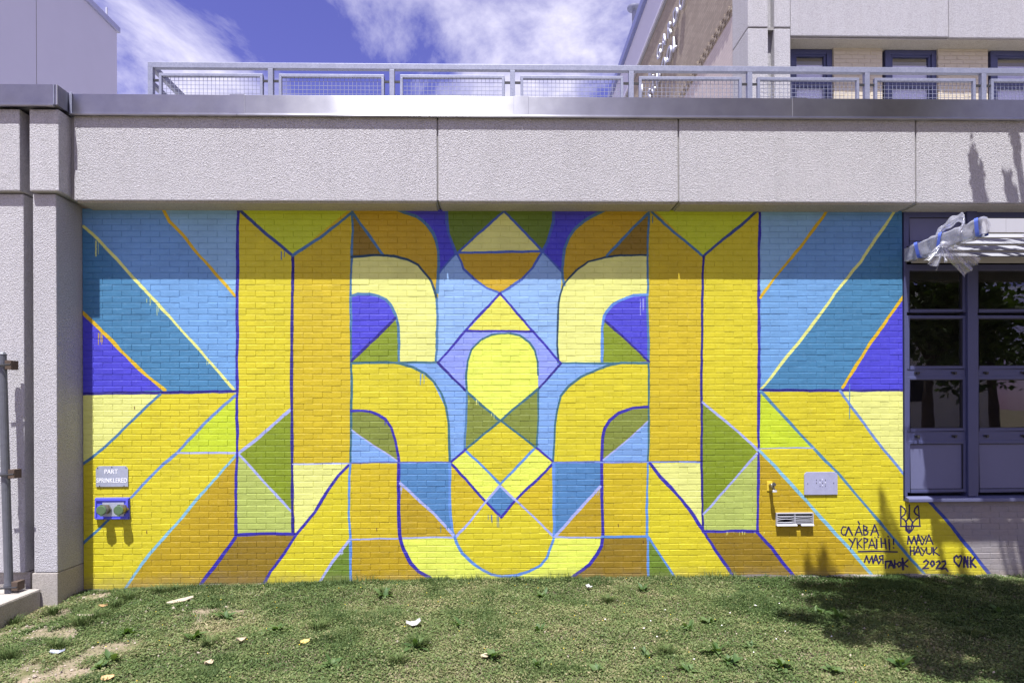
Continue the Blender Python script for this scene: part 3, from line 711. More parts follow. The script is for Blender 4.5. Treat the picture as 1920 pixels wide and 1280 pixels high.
bx('plinth', M['plinth'], wing, -8.5, W(50, 1100, PYL).x, PYL+.05, -.02, -.5, zp-.004, .008)
fl = MB()
for k in range(12):
    x = random.uniform(3.3, 6.5); w = random.uniform(.1, .35); g = float(np.interp(x, BX, BZ))
    fl.box(x, x+w, -.05-random.uniform(0, .02), .0065, g-.2, g+random.uniform(.0, .02))
fl.build('foundation_ledge', plain('dirty footing concrete', (.22, .20, .18), .9, var=.3, bump=.004, nscale=20), wing, bevel=.008)['kind'] = 'stuff'

# ------------------------------------------------------------------ window band at the right
win = MB(); YW = .02
zrow = lambda y, Y=YW: W(1755, y, Y).z
zl = [zrow(v) for v in (400, 458, 500, 592, 698, 817, 926)]
colx = [W(1695, 700).x]; c1 = W(1820, 700).x; pitch = c1-colx[0]
colx += [c1+k*(pitch+.03) for k in range(4)]
bx_ = lambda a, b, y0, y1, c, d: win.box(a, b, y0, y1, c, d)
for k, x in enumerate(colx):
    a = .028 if k == 0 else .055
    bx_(x-(0 if k == 0 else a), x+a, -.035 if k else -.012, .09, zl[6]-.02, ZTOP-.004)
for z, h in ((zl[0], .045), (zl[1]+.0, .03), (zl[2], .05)):
    bx_(colx[0]+.03, colx[-1], -.004, .085, z-h, z+h*.4)
winob = win.build('window', M['window_paint'], wing, bevel=.004)
def sash(k, ya, yb, kind):
    x0 = colx[k]+(.03 if k == 0 else .056); x1 = colx[k+1]-.056
    z1, z0 = zrow(ya), zrow(yb); t = .033
    f = MB(); f.box(x0, x0+t, -.006, .05, z0, z1); f.box(x1-t, x1, -.006, .05, z0, z1); f.box(x0+t, x1-t, -.006, .05, z1-t, z1); f.box(x0+t, x1-t, -.006, .05, z0, z0+t)
    f.build('sash_frame', M['window_paint'], winob, bevel=.004)
    g = MB(); g.box(x0+t, x0+t+.008, .004, .05, z0+t, z1-t); g.box(x1-t-.008, x1-t, .004, .05, z0+t, z1-t); g.box(x0+t+.008, x1-t-.008, .004, .05, z1-t-.008, z1-t); g.box(x0+t+.008, x1-t-.008, .004, .05, z0+t, z0+t+.008)
    g.build('glazing_seal', M['dark_gap'], winob)
    if kind == 'glass': bx('pane', M['glass'], winob, x0+t+.008, x1-t-.008, .020, .024, z0+t+.008, z1-t-.008)
    else: bx('infill_panel', M['panel_paint'], winob, x0+t+.008, x1-t-.008, .016, .03, z0+t+.008, z1-t-.008)
    return x0, x1, z0, z1
for k in range(4):
    sash(k, 403, 459, 'panel'); sash(k, 502, 586, 'glass'); 
    a = sash(k, 592, 692, 'glass'); b = sash(k, 706, 808, 'glass'); c = sash(k, 826, 922, 'panel')
    for (xa, xb, zb, zt_) in ((a[0], a[1], b[3], a[2]), (b[0], b[1], c[3], b[2])):
        bx('rail', M['window_paint'], winob, xa, xb, .0, .05, zb, zt_, .003)
        for q in (.17, .80):
            h = MB(); xx = xa+(xb-xa)*q; zz = (zb+zt_)/2; h.box(xx-.03, xx+.03, -.012, 0, zz-.008, zz+.012); h.box(xx-.012, xx+.012, -.03, -.012, zz-.02, zz+.006)
            h.build('latch', M['iron'], winob, bevel=.003)
sl = MB(); sl.prism([(colx[0]+.004, -.075, ZSILL), (colx[0]+.004, -.075, ZSILL+.035), (colx[0]+.004, -.004, ZSILL+.055), (colx[0]+.004, .09, ZSILL+.055), (colx[0]+.004, .09, ZSILL)], (XR-colx[0], 0, 0))
sl.build('sill', M['panel_paint'], winob, bevel=.004)

# ------------------------------------------------------------------ louvred canopy over the window
XCAN = W(1694, 478).x; CYF = -1.16
canz0, canz1 = W(1870, 436, CYF).z, W(1870, 409, CYF).z
can = thing('canopy', 'white metal louvred canopy over the window, its end wrapped in plastic', 'canopy', (XCAN, 0, canz0))
bx('side_fascia', M['white_metal'], can, XCAN, XCAN+.05, CYF, -.012, canz0-.01, canz1, .003)
bx('front_fascia', M['white_metal'], can, XCAN+.051, XR-.1, CYF, CYF+.05, canz0, canz1-.002, .003)
bx('joint_plate', M['white_metal'], can, W(1886, 420, CYF).x, W(1905, 420, CYF).x, CYF-.004, CYF-.001, canz0, canz1-.004, .001)
bx('wall_bracket', M['white_metal'], can, XCAN+.06, XR-.2, -.05, -.036, canz0-.03, canz1, .003)
for k in range(4):
    y = CYF+.14+k*.262
    b = MB(); b.prism([(XCAN+.052, y-.02, canz0-.012), (XCAN+.052, y+.235, canz1-.02), (XCAN+.052, y+.243, canz1-.028), (XCAN+.052, y-.012, canz0-.022)], (XR-.2-XCAN, 0, 0))
    b.build('louvre', M['louvre'], can)

# plastic sheet wrapped round the canopy end
pl = thing('plastic_sheet', 'clear plastic sheeting taped and knotted round the end of the white canopy', 'plastic sheet', (XCAN, -.6, canz0))
def sheet(name, fn, nu, nv_, mat, par, closed=False):
    v = [tuple(fn(i/(nu-1), j/(nv_-1))) for j in range(nv_) for i in range(nu)]
    f = [(j*nu+i, j*nu+i+1, (j+1)*nu+i+1, (j+1)*nu+i) for j in range(nv_-1) for i in range(nu-1)]
    me = bpy.data.meshes.new(name); me.from_pydata(v, [], f)
    for p in me.polygons: p.use_smooth = True
    o = bpy.data.objects.new(name, me); C.objects.link(o); me.materials.append(mat); put(o, par); return o
ph = [random.uniform(0, 6) for _ in range(12)]
zc_, hh = (canz0+canz1)/2-.005, (canz1-canz0)/2+.02
def wrap(u, v):
    y = -.05 + v*(CYF-.02+.05); t = u*2*PI
    cr = .005*math.sin(23*v+3*math.sin(t)+ph[0]) + .004*math.sin(41*v+2*t+ph[1]) + .005*math.sin(9*v-3*t+ph[2])
    sx = .034+cr; sz = hh-.006+cr
    cx_, sn = math.cos(t), math.sin(t); g = max(abs(cx_), abs(sn))**.7
    return (XCAN+.025+sx*cx_/g, y+.006*math.sin(5*t+ph[3]), zc_+sz*sn/g - .03*max(0, -sn)*math.sin(PI*v))
sheet('wrapping', wrap, 41, 90, M['film'], pl)
yk = -.62                                              # the knot
def puff(u, v):
    t = u*2*PI; a = v*PI*1.15-.1
    r = .036+.010*math.sin(5*t+ph[4])+.012*math.sin(7*a+ph[5])
    c0 = Vector((XCAN-.01+.16*math.sin(a)*.5, yk-.12+.34*math.cos(a)*.55, zc_+.06+.13*math.sin(a)))
    return (c0.x+r*math.cos(t)*.6, c0.y+r*math.cos(t)*.7, c0.z+r*math.sin(t))
sheet('loop', puff, 25, 40, M['film'], pl)
def tail(x1, z1, wd, p0, y1):
    def fn(u, v):
        s = (u-.5)*2; w = .018+wd*v**.8
        cx_ = XCAN-.03+(x1)*v; cz = zc_-.05+(z1)*v
        fold = .03*math.sin(6*s+p0)*v+.018*math.sin(14*s+5*v+p0)
        dx_, dz = -z1, x1; L = math.hypot(dx_, dz)
        return (cx_+dx_/L*w*s, yk-.05+y1*v+fold, cz+dz/L*w*s+.012*math.sin(9*s+p0)*v)
    return fn
sheet('hanging_tail', tail(.28, -.24, .10, 1.0, -.05), 25, 24, M['film'], pl)
sheet('hanging_tail', tail(-.10, -.20, .075, 2.2, .02), 25, 24, M['film'], pl)
sheet('hanging_tail', tail(.06, -.16, .05, 4.2, -.03), 19, 20, M['film'], pl)
kt = MB(); kt.tube([(XCAN-.07, yk-.1, zc_-.07), (XCAN-.05, yk-.08, zc_-.05), (XCAN+.02, yk-.07, zc_-.062), (XCAN+.06, yk-.09, zc_-.075)], [.012, .03, .028, .012], 9); kt.build('knot', M['film'], pl, smooth=True)
def band(y, tilt, w):
    def fn(u, v):
        t = u*2*PI; cx_, sn = math.cos(t), math.sin(t); g = max(abs(cx_), abs(sn))**.85
        zz = sn/g
        return (XCAN+.025+.046*cx_/g, y+w*(v-.5)+tilt*zz, zc_+(hh+.004)*zz)
    return fn
for y, tl, w in ((-.26, .03, .055), (-.60, -.02, .05), (CYF+.04, .01, .05)): sheet('tape_band', band(y, tl, w), 25, 3, M['blue_tape'], pl)

# ------------------------------------------------------------------ fittings on the painted wall
def at(px, py, y=0.0): return W(px, py, y)
a, b = at(181, 912), at(241, 873)
sg = thing('sign', 'grey metal sign reading PART SPRINKLERED above the fire hose inlets', 'sign', (a.x, 0, a.z))
def plate(x0, x1, z0, z1, c, y0, y1, cut):
    m_ = MB(); k = cut
    m_.prism([(x0, y0, z0), (x1, y0, z0), (x1, y0, z1-k), (x1-k*.4, y0, z1-k*.3), (x1-k, y0, z1), (x0+k, y0, z1), (x0+k*.4, y0, z1-k*.3), (x0, y0, z1-k)], (0, y1-y0, 0)); return m_
plate(a.x, b.x, a.z, b.z, 0, -.012, -.004, .035).build('plate', M['sign_metal'], sg, bevel=.0015)
cx_ = (a.x+b.x)/2
for body, px, py, s in (('PART', 209.5, 884, .062), ('SPRINKLERED', 211, 900.5, .062)):
    me = text_mesh(body, s, .0006); p = at(px, py)
    o = bpy.data.objects.new('lettering', me); C.objects.link(o); me.materials.clear(); me.materials.append(M['white_print'])
    w_ = o.dimensions.x or 1; tw = (25 if body == 'PART' else 57)/174.0
    xs_ = [v.co.x for v in me.vertices]; sx = tw/(max(xs_)-min(xs_))
    for v in me.vertices: v.co.x *= sx; v.co.y *= 1.12; v.co = Vector((v.co.x, -v.co.z, v.co.y))
    o.location = (p.x, -.0135, p.z); put(o, sg)
for q, r_ in ((.12, .04), (.5, .96), (.88, .04), (.06, .93), (.94, .93)):
    MB().tube([(a.x+(b.x-a.x)*q, -.004, a.z+(b.z-a.z)*r_), (a.x+(b.x-a.x)*q, -.017, a.z+(b.z-a.z)*r_)], .005, 8).build('screw', M['iron'], sg)

a, b = at(181, 973), at(244, 932)
fi = thing('fire_inlet', 'twin fire hose inlet with green caps on a blue painted plate', 'hose inlet', (a.x, 0, a.z))
fp = MB(); fp.box(a.x, b.x, -.024, .004, a.z, b.z); fp.build('backplate', M['blue_paint'], fi, bevel=.006)
fr = MB()
for (x0, x1, z0, z1) in ((a.x+.004, b.x-.004, b.z-.03, b.z-.004), (a.x+.004, b.x-.004, a.z+.004, a.z+.02), (a.x+.004, a.x+.02, a.z+.02, b.z-.03), (b.x-.03, b.x-.004, a.z+.02, b.z-.03)): fr.box(x0, x1, -.036, -.0235, z0, z1)
fr.build('raised_rim', M['blue_paint'], fi, bevel=.005)
ip = MB(); ip.box(a.x+.08, b.x-.05, -.030, -.0245, a.z+.035, b.z-.05); o = ip.build('maker_plate', M['sign_metal'], fi, bevel=.003)
for px in (203, 235):
    p = at(px, 953); z0 = p.z
    c = MB(); c.tube([(p.x, -.024, z0), (p.x, -.052, z0)], .055, 6); c.tube([(p.x, -.050, z0), (p.x, -.125, z0)], [.044, .047], 18); c.tube([(p.x, -.104, z0), (p.x, -.118, z0)], .052, 18)
    inl = c.build('inlet', M['brass'], fi, bevel=0)
    k = MB(); k.tube([(p.x, -.118, z0), (p.x, -.128, z0), (p.x, -.131, z0)], [.052, .052, .044], 22)
    k.box(p.x-.011, p.x+.011, -.129, -.119, z0+.046, z0+.062); k.box(p.x-.011, p.x+.011, -.129, -.119, z0-.064, z0-.046)
    k.build('cap', M['green_cap'], inl)
a, b = at(1507, 927), at(1569, 884)
pq = thing('blank_plaque', 'blank grey metal plate with raised dots to the right of the hose tap', 'plaque', (a.x, 0, a.z))
plate(a.x, b.x, a.z, b.z, 0, -.016, -.004, .03).build('plate', M['grey_metal'], pq, bevel=.003)
for i, u in enumerate((.47, .545, .63)):
    for j, v in enumerate((.66, .53, .40)):
        MB().tube([(a.x+(b.x-a.x)*u, -.015, a.z+(b.z-a.z)*v), (a.x+(b.x-a.x)*u, -.021, a.z+(b.z-a.z)*v)], [.0045, .003], 8).build('raised_dot', M['white_print'] if (i+j) % 2 else M['iron'], pq)
for u, v in ((.36, .66), (.36, .53), (.1, .5), (.88, .52)): MB().tube([(a.x+(b.x-a.x)*u, -.015, a.z+(b.z-a.z)*v), (a.x+(b.x-a.x)*u, -.020, a.z+(b.z-a.z)*v)], .004, 8).build('raised_dot', M['iron'], pq)
# hose tap
p = at(1443, 911)
hb = thing('hose_tap', 'small metal hose tap on a yellow plate above the wall vent', 'hose tap', (p.x, 0, p.z))
t_ = MB(); t_.box(p.x-.032, p.x+.03, -.010, .004, p.z-.055, p.z+.055); t_.build('tap_plate', plain('yellow daubed plate', lin((205,178,50)), .5, var=.2, nscale=60), hb, bevel=.006)
t_ = MB(); t_.tube([(p.x+.004, -.008, p.z+.012), (p.x+.004, -.055, p.z+.012)], .02, 12); t_.tube([(p.x+.004, -.05, p.z+.02), (p.x+.004, -.085, p.z-.012), (p.x+.012, -.095, p.z-.045)], [.019, .017, .019], 12)
t_.build('spout', M['brass'], hb)
t_ = MB(); t_.tube([(p.x+.012, -.094, p.z-.035), (p.x+.014, -.098, p.z-.055)], .025, 12); t_.build('hose_thread', M['white_metal'], hb)
t_ = MB(); t_.tube([(p.x+.004, -.055, p.z+.012), (p.x+.004, -.10, p.z+.03)], .006, 8); t_.tube([(p.x+.004, -.10, p.z+.03), (p.x+.004, -.108, p.z+.033)], .022, 10); t_.build('handle', M['iron'], hb)
# vent
a, b = at(1454, 985), at(1523, 960)
vt = thing('wall_vent', 'small louvred metal wall vent with bent slats low on the wall', 'vent', (a.x, 0, a.z))
bx('vent_back', M['vent_dark'], vt, a.x+.008, b.x-.008, -.006, -.003, a.z+.008, b.z-.008)
v_ = MB(); v_.box(a.x, b.x, -.03, .002, b.z-.010, b.z); v_.box(a.x, a.x+.009, -.03, .002, a.z+.02, b.z-.010); v_.box(b.x-.009, b.x, -.03, .002, a.z+.02, b.z-.010)
v_.prism([(a.x, -.03, a.z+.02), (a.x, .002, a.z+.02), (a.x, .002, a.z+.004), (a.x, -.045, a.z+.004)], ((b.x-a.x)*.55, 0, 0)); v_.prism([(a.x+(b.x-a.x)*.66, -.03, a.z+.02), (a.x+(b.x-a.x)*.66, .002, a.z+.02), (a.x+(b.x-a.x)*.66, .002, a.z+.004), (a.x+(b.x-a.x)*.66, -.045, a.z+.004)], ((b.x-a.x)*.34, 0, 0))
v_.build('vent_frame', M['white_metal'], vt)
bx('centre_bar', M['white_metal'], vt, (a.x+b.x)/2-.004, (a.x+b.x)/2+.004, -.028, -.008, a.z+.02, b.z-.01)
for k in range(5):
    z = a.z+.028+k*.0205
    for s in (0, 1):
        x0 = a.x+.010+s*((b.x-a.x)/2-.006); x1 = x0+(b.x-a.x)/2-.018
        bend = (.011 if k >= 2 else -.008) if (s == 0 and k in (1, 2, 3)) else (.005 if k == 3 else 0)
        q = MB(); n_ = 8
        for i in range(n_):
            u0, u1 = i/n_, (i+1)/n_; zz0, zz1 = z+bend*math.sin(PI*u0), z+bend*math.sin(PI*u1)
            xa, xb = x0+(x1-x0)*u0, x0+(x1-x0)*u1
            q.quad((xa, -.027, zz0-.003), (xb, -.027, zz1-.003), (xb, -.018, zz1+.001), (xa, -.018, zz0+.001))
        q.build('slat', M['white_metal'], vt, fix=False)

# ------------------------------------------------------------------ roof railing
RY = .60; GZ_ = M['galv']
rail = thing('roof_railing', 'galvanised steel roof railing with wire mesh panels along the flat roof', 'railing', (-4.2, RY, 4.92))
posts = [284, 508.5, 735.5, 961, 1183, 1404.5, 1624, 1842]
pxs = [W(p, 150, RY).x for p in posts] + [W(1842, 150, RY).x+1.40, W(1842, 150, RY).x+2.8]
zt = W(900, 123, RY).z; hw = .029
x0, x1 = pxs[0]-hw, pxs[-1]+hw
ztr = lambda x: zt
bx('top_rail', GZ_, rail, x0, x1, RY-hw, RY+hw, zt-.066, zt, .004)
for x in pxs:
    bx('post', GZ_, rail, x-hw, x+hw, RY-hw, RY+hw, 4.90, zt-.067, .003)
tp = zt - .125; bt = 5.02
for k in range(len(pxs)-1):
    a, b = pxs[k]+.095, pxs[k+1]-.095; f = MB(); t = .032
    f.box(a, b, RY-.02, RY+.02, tp-t, tp); f.box(a, b, RY-.02, RY+.02, bt, bt+t); f.box(a, a+t, RY-.02, RY+.02, bt+t, tp-t); f.box(b-t, b, RY-.02, RY+.02, bt+t, tp-t)
    pf = f.build('panel_frame', GZ_, rail, bevel=.004)
    wm = MB(); n_ = int(round((b-a-2*t)/.0485)); st = (b-a-2*t)/n_
    for i in range(1, n_): wm.box(a+t+i*st-.002, a+t+i*st+.002, RY-.002, RY+.002, bt+t, tp-t)
    nz = int(round((tp-bt-2*t)/.0485)); sz_ = (tp-bt-2*t)/nz
    for i in range(1, nz): wm.box(a+t, b-t, RY+.0022, RY+.0062, bt+t+i*sz_-.002, bt+t+i*sz_+.002)
    wm.build('wire_mesh', GZ_, pf, fix=False)
    cn = MB()
    for z in (tp-.08, bt+.12):
        cn.box(pxs[k]+hw, a, RY-.009, RY+.009, z-.012, z+.012); cn.box(b, pxs[k+1]-hw, RY-.009, RY+.009, z-.012, z+.012)
    cn.build('clamp_bar', M['iron'], pf)
bx('return_rail', GZ_, rail, pxs[0]-hw, pxs[0]+hw, RY+hw+.002, RY+9, zt-.066, zt, .004)
bx('return_rail', GZ_, rail, pxs[0]-.025, pxs[0]+.025, RY+hw+.002, RY+9, zt-.26, zt-.21, .003)
for k in range(1, 6): bx('post', GZ_, rail, pxs[0]-hw, pxs[0]+hw, RY+k*1.45-hw, RY+k*1.45+hw, 4.90, zt-.067, .003)

# ------------------------------------------------------------------ grey block behind at the left
XB = -8.0; pb = WXp(219, 60, XB); ztb = WXp(219, 50, XB).z
gb_ = thing('stucco_block', 'plain grey stucco building block rising behind the wing', 'building', (-11, 3, 0))
bx('wall', M['stucco'], gb_, -15, XB, .9, pb.y, 4.93, ztb-.12)
bx('seam', M['joint'], gb_, XB+.001, XB+.004, WXp(68, 60, XB).y-.004, WXp(68, 60, XB).y+.004, 4.95, ztb-.13)
bx('roof_edge', M['grey_metal'], gb_, -15.1, XB+.05, .85, pb.y+.05, ztb-.119, ztb, .01)
MB().tube([(XB-.12, pb.y-.15, ztb), (XB-.12, pb.y-.15, ztb+.30)], .02, 8).build('roof_rod', M['white_metal'], gb_)

# ------------------------------------------------------------------ tall brick and concrete block at the right
X1 = 3.88; YF = 2.76; YP = 3.03; YG = 3.10; YB0 = WXp(1373, 100, X1).y; YE = 24.0
tall = thing('school_block', 'tall tan brick and concrete school block with metal letters on its side', 'building', (X1, YF, 0))
zsh = X1/.597+1.87; ZR = WXp(1248, 1, X1).z; ZRT = WXp(1213, 1, X1-.06).z
bx('brick_wall', M['brown_brick'], tall, X1, X1+.4, YB0, YE, zsh, ZR, 0)
bx('lower_brick_wall', M['tan_brick'], tall, X1+.012, X1+.4, YB0, YE, 4.93, zsh-.001)
led = MB()
for k in range(140):
    y = YB0+k*.105
    if y > YE: break
    for r_ in range(3):
        if (k+r_) % 2: led.box(X1-.022, X1+.01, y, y+.098, zsh+.01+r_*.066, zsh+.068+r_*.066)
led.build('brick_ledge', M['brown_brick'], tall)
bx('roof_band', M['stucco'], tall, X1-.06, X1+.4, YF-.2, YE+.2, ZR+.001, ZRT-.02, .01)
bx('band_shadow_joint', M['joint'], tall, X1-.02, X1+.1, YB0, YE, ZR-.10, ZR, 0)
bx('roof_edge', M['tin_roof_edge'], tall, X1-.16, X1+.6, YF-.3, YE+.3, ZRT-.019, ZRT+.20, .01)
bx('roof', M['roof_tar'], tall, X1+.1, 20, YF+.1, YE, ZRT-.2, ZRT-.1)
zj = W(1425, 52, YF).z
xa, xb_, xc, xd = X1, W(1440, 60, YF).x, W(1452, 60, YF).x, W(1482, 60, YF).x
for z0, z1 in ((4.93, zj-.012), (zj+.012, ZRT-.22)):
    bx('corner_column', M['precast'], tall, xa, xb_, YF, YB0-.002, z0, z1, .012)
    bx('corner_column', M['precast'], tall, xc, xd, YF, YG+.2, z0, z1, .012)
bx('column_groove', M['precast_dim'], tall, xb_-.02, xc+.02, YF+.14, YG, 4.93, ZRT-.3)
bx('column_joint', M['joint'], tall, xa+.01, xd-.01, YF+.03, YB0-.02, zj-.02, zj+.02)
zbm = W(1600, 68, YF).z; xj = W(1779, 40, YF).x
bx('beam_panel', M['precast_dim'], tall, xd+.006, xj-.004, YF, YG+.3, zbm, ZRT-.22, .012)
bx('beam_panel', M['precast_dim'], tall, xj+.004, 14, YF, YG+.3, zbm-.012, ZRT-.22, .012)
bx('beam_soffit', M['soffit'], tall, xd+.01, 14, YF+.03, YG+.25, zbm-.03, zbm-.0125)
# buff brick piers, brick by brick
zp0, zp1 = 5.02, zbm-.031
bv, bf = brick_mesh(77); bme = bpy.data.meshes.new('brick'); bme.from_pydata(bv, [], bf); bme.materials.append(M['pier_brick'])
hv = [(x*.48, y, z) for x, y, z in bv]; hme = bpy.data.meshes.new('brick'); hme.from_pydata(hv, [], bf); hme.materials.append(M['pier_brick'])
for pa, pb_ in ((1563, 1655), (1759, 1853), (1954, 2050)):
    a, b = W(pa, 120, YP).x, W(pb_, 120, YP).x
    pier = bx('brick_pier', M['pier_brick'], tall, a+.004, b-.004, YP+.006, YG+.1, zp0, zp1)
    n_ = 4; pw = (b-a)/n_; r_ = 0; z = zp0
    while z+.0652 <= zp1:
        offs = [(a+(i+.5)*pw, pw, bme) for i in range(n_)] if r_ % 2 == 0 else [(a+pw/4, pw/2, hme)]+[(a+(i+1)*pw, pw, bme) for i in range(n_-1)]+[(b-pw/4, pw/2, hme)]
        for xx, w_, me_ in offs:
            o = bpy.data.objects.new('brick', me_); C.objects.link(o); o.location = (xx, YP+random.uniform(-.001, .001), z+.0326)
            o.scale = ((w_-.008)/(BWd if me_ is bme else BWd*.48), 1, 1); put(o, pier)
        z += .0652; r_ += 1
# windows between the piers
for pa, pb_ in ((1478, 1559), (1658, 1755), (1855, 1950)):
    a, b = W(pa, 120, YG).x, W(pb_, 120, YG).x; z1 = zp1-.004; z0 = 5.0
    f = MB(); t = .09
    f.box(a, a+t, YG-.03, YG+.06, z0, z1); f.box(b-t, b, YG-.03, YG+.06, z0, z1); f.box(a+t, b-t, YG-.03, YG+.06, z1-.07, z1)
    zm = W(1600, 160, YG).z; f.box(a+t, b-t, YG-.03, YG+.06, zm-.05, zm+.05); f.box(a+t, b-t, YG-.045, YG-.03, zm-.012, zm+.012)
    wf = f.build('window', M['window_paint'], tall, bevel=.008)
    s2 = MB(); s2.box(a+t, a+t+.04, YG-.01, YG+.05, z0, zm-.05); s2.box(b-t-.04, b-t, YG-.01, YG+.05, z0, zm-.05); s2.box(a+t, a+t+.04, YG-.01, YG+.05, zm+.05, z1-.07); s2.box(b-t-.04, b-t, YG-.01, YG+.05, zm+.05, z1-.07); s2.box(a+t+.04, b-t-.04, YG-.01, YG+.05, z1-.10, z1-.07)
    s2.build('sash_frame', M['window_paint'], wf, bevel=.005)
    bx('pane', M['glass'], wf, a+t+.04, b-t-.04, YG+.012, YG+.016, z0, z1-.10)
    bx('blind', M['fabric_blind'], wf, a+t+.04, b-t-.04, YG+.03, YG+.034, z0, z1-.22)
    bx('room_back', M['room'], wf, a+t, b-t, YG+.5, YG+.55, z0, z1)
# letters on the side wall
def letter(ch, y, z, h=.32, par=None):
    me = text_mesh(ch, h*1.40, .018, .006); me.materials.clear(); me.materials.append(M['letter_metal'])
    for v in me.vertices: v.co = Vector((-v.co.z, -v.co.x, v.co.y))
    o = bpy.data.objects.new('letter', me); C.objects.link(o); o.location = (X1-.06, y, z); put(o, par or tall)
    s = MB(); s.box(X1-.05, X1, y-.01, y+.01, z-.02, z+.0); s.build('standoff', M['iron'], o)
for ch, y in (('N', 9.9), ('A', 8.85), ('.', 8.55), ('G', 7.96), ('A', 7.50), ('R', 7.04), ('D', 6.56), ('O', 6.06)): letter(ch, y, 10.25 if ch != '.' else 10.13)
for ch, y in (('S', 8.95), ('C', 8.50), ('H', 8.05), ('O', 7.53), ('O', 7.06), ('L', 6.64)): letter(ch, y, 9.71)
# roof vent stack
vp_y = 12.0; p = W(1189, 14, vp_y)
vs = thing('vent_stack', 'thin metal vent stack with a round cap on the school roof', 'vent pipe', (p.x, vp_y, ZRT))
MB().tube([(p.x, vp_y, ZRT-.1), (p.x, vp_y, p.z-.12)], .065, 14).build('pipe', M['galv'], vs, smooth=False)
MB().tube([(p.x, vp_y, p.z-.06), (p.x, vp_y, p.z-.03), (p.x, vp_y, p.z), (p.x, vp_y, p.z+.04)], [.20, .205, .205, .03], 20).build('rain_cap', M['galv'], vs)

# ------------------------------------------------------------------ gate post and concrete kerb at the left
xk = W(76, 1103, PYL-.02).x
kb = MB(); kb.box(-7.5, xk, -2.4, PYL-.012, -.6, W(77, 1102, PYL).z)
kerb = kb.build('concrete_kerb', M['plinth'], None, bevel=.02); tag(kerb, 'low pale concrete kerb block at the foot of the left pillar', 'kerb')
zk = W(77, 1102, PYL).z; yp = -.56
pbase = Vector((W(17, 1108, yp).x, yp, zk)); ptop = Vector((W(4, 664, yp).x, yp, W(4, 664, yp).z))
gp = thing('gate_post', 'leaning galvanised gate post with wooden blocks on the concrete kerb', 'post', pbase)
MB().tube([pbase, ptop], .038, 16).build('pole', M['old_galv'], gp)
MB().tube([ptop, ptop+Vector((0, 0, .02))], [.042, .025], 16).build('pole_cap', M['old_galv'], gp)
for py, in ((684,), (888,), (1098,)):
    z = W(10, py, yp).z; q = (z-pbase.z)/(ptop.z-pbase.z); c = pbase.lerp(ptop, q)
    MB().tube([c-Vector((0, 0, .02)), c+Vector((0, 0, .02))], .045, 16).build('clamp', M['old_galv'], gp)
    bx('wood_block', M['wood'], gp, c.x+.036, c.x+.10, yp-.02, yp+.08, z-.045, z+.045, .004)
    MB().tube([(c.x-.1, yp-.055, z-.015), (c.x+.12, yp-.055, z)], .009, 8).build('bolt', M['iron'], gp)

# ------------------------------------------------------------------ trees (the near one stands to the right of the frame)
def leaf_mat(name, c0, c1):
    m = Mat(name); n, l = m.n, m.l
    oi = n.new('ShaderNodeAttribute'); oi.attribute_name = 'tint'; oi.attribute_type = 'GEOMETRY'
    col = m.ramp(oi.outputs['Fac'], [(0, c0), (1, c1)])
    m.set(col, .55, spec=.3)
    tl = n.new('ShaderNodeBsdfTranslucent'); tcol = m.mix(1.0, col, (1.5, 1.6, .6), 'MULTIPLY'); l.new(tcol, tl.inputs[0])
    mx = n.new('ShaderNodeMixShader'); mx.inputs[0].default_value = .28; l.new(m.b.outputs[0], mx.inputs[1]); l.new(tl.outputs[0], mx.inputs[2])
    l.new(mx.outputs[0], n['Material Output'].inputs['Surface']); return m.m
M['leaf'] = leaf_mat('broad leaf', (.035, .065, .015), (.10, .15, .035))
def np_mesh(name, V, Fc, mat, tint=None, parent=None):
    """V (n,k,3): n separate polygons of k corners"""
    n, k = V.shape[:2]; me = bpy.data.meshes.new(name)
    me.vertices.add(n*k); me.vertices.foreach_set('co', V.reshape(-1).astype(np.float32))
    me.loops.add(n*k); me.loops.foreach_set('vertex_index', np.arange(n*k, dtype=np.int32))
    me.polygons.add(n); me.polygons.foreach_set('loop_start', np.arange(0, n*k, k, dtype=np.int32)); me.polygons.foreach_set('loop_total', np.full(n, k, np.int32))
    me.update(calc_edges=True)
    if tint is not None:
        at_ = me.attributes.new('tint', 'FLOAT', 'POINT'); at_.data.foreach_set('value', np.repeat(tint, k).astype(np.float32))
    me.materials.append(mat); o = bpy.data.objects.new(name, me); C.objects.link(o)
    if parent: put(o, parent)
    return o
def leaves(P, size, seed):
    r = np.random.default_rng(seed); n = len(P)
    a = r.normal(size=(n, 3)); a[:, 2] *= .6; a /= np.linalg.norm(a, axis=1)[:, None]
    b = r.normal(size=(n, 3)); b -= (b*a).sum(1)[:, None]*a; b /= np.linalg.norm(b, axis=1)[:, None]
    L = (size*r.uniform(.6, 1.25, n))[:, None]; Wd = L*.38
    return np.stack([P-a*L*.5, P+b*Wd-a*L*.05, P+a*L*.5, P-b*Wd-a*L*.05], 1)
def seen(P):
    """inside the picture's frustum (with a margin)"""
    Q = (P-np.array(CAM)) @ np.array(RM)
    d = np.maximum(-Q[:, 2], 1e-3); u = 960+F_PX*Q[:, 0]/d; v = 767-F_PX*Q[:, 1]/d
    return (-Q[:, 2] > 0) & (u > -60) & (u < 1990) & (v > -60) & (v < 1350)
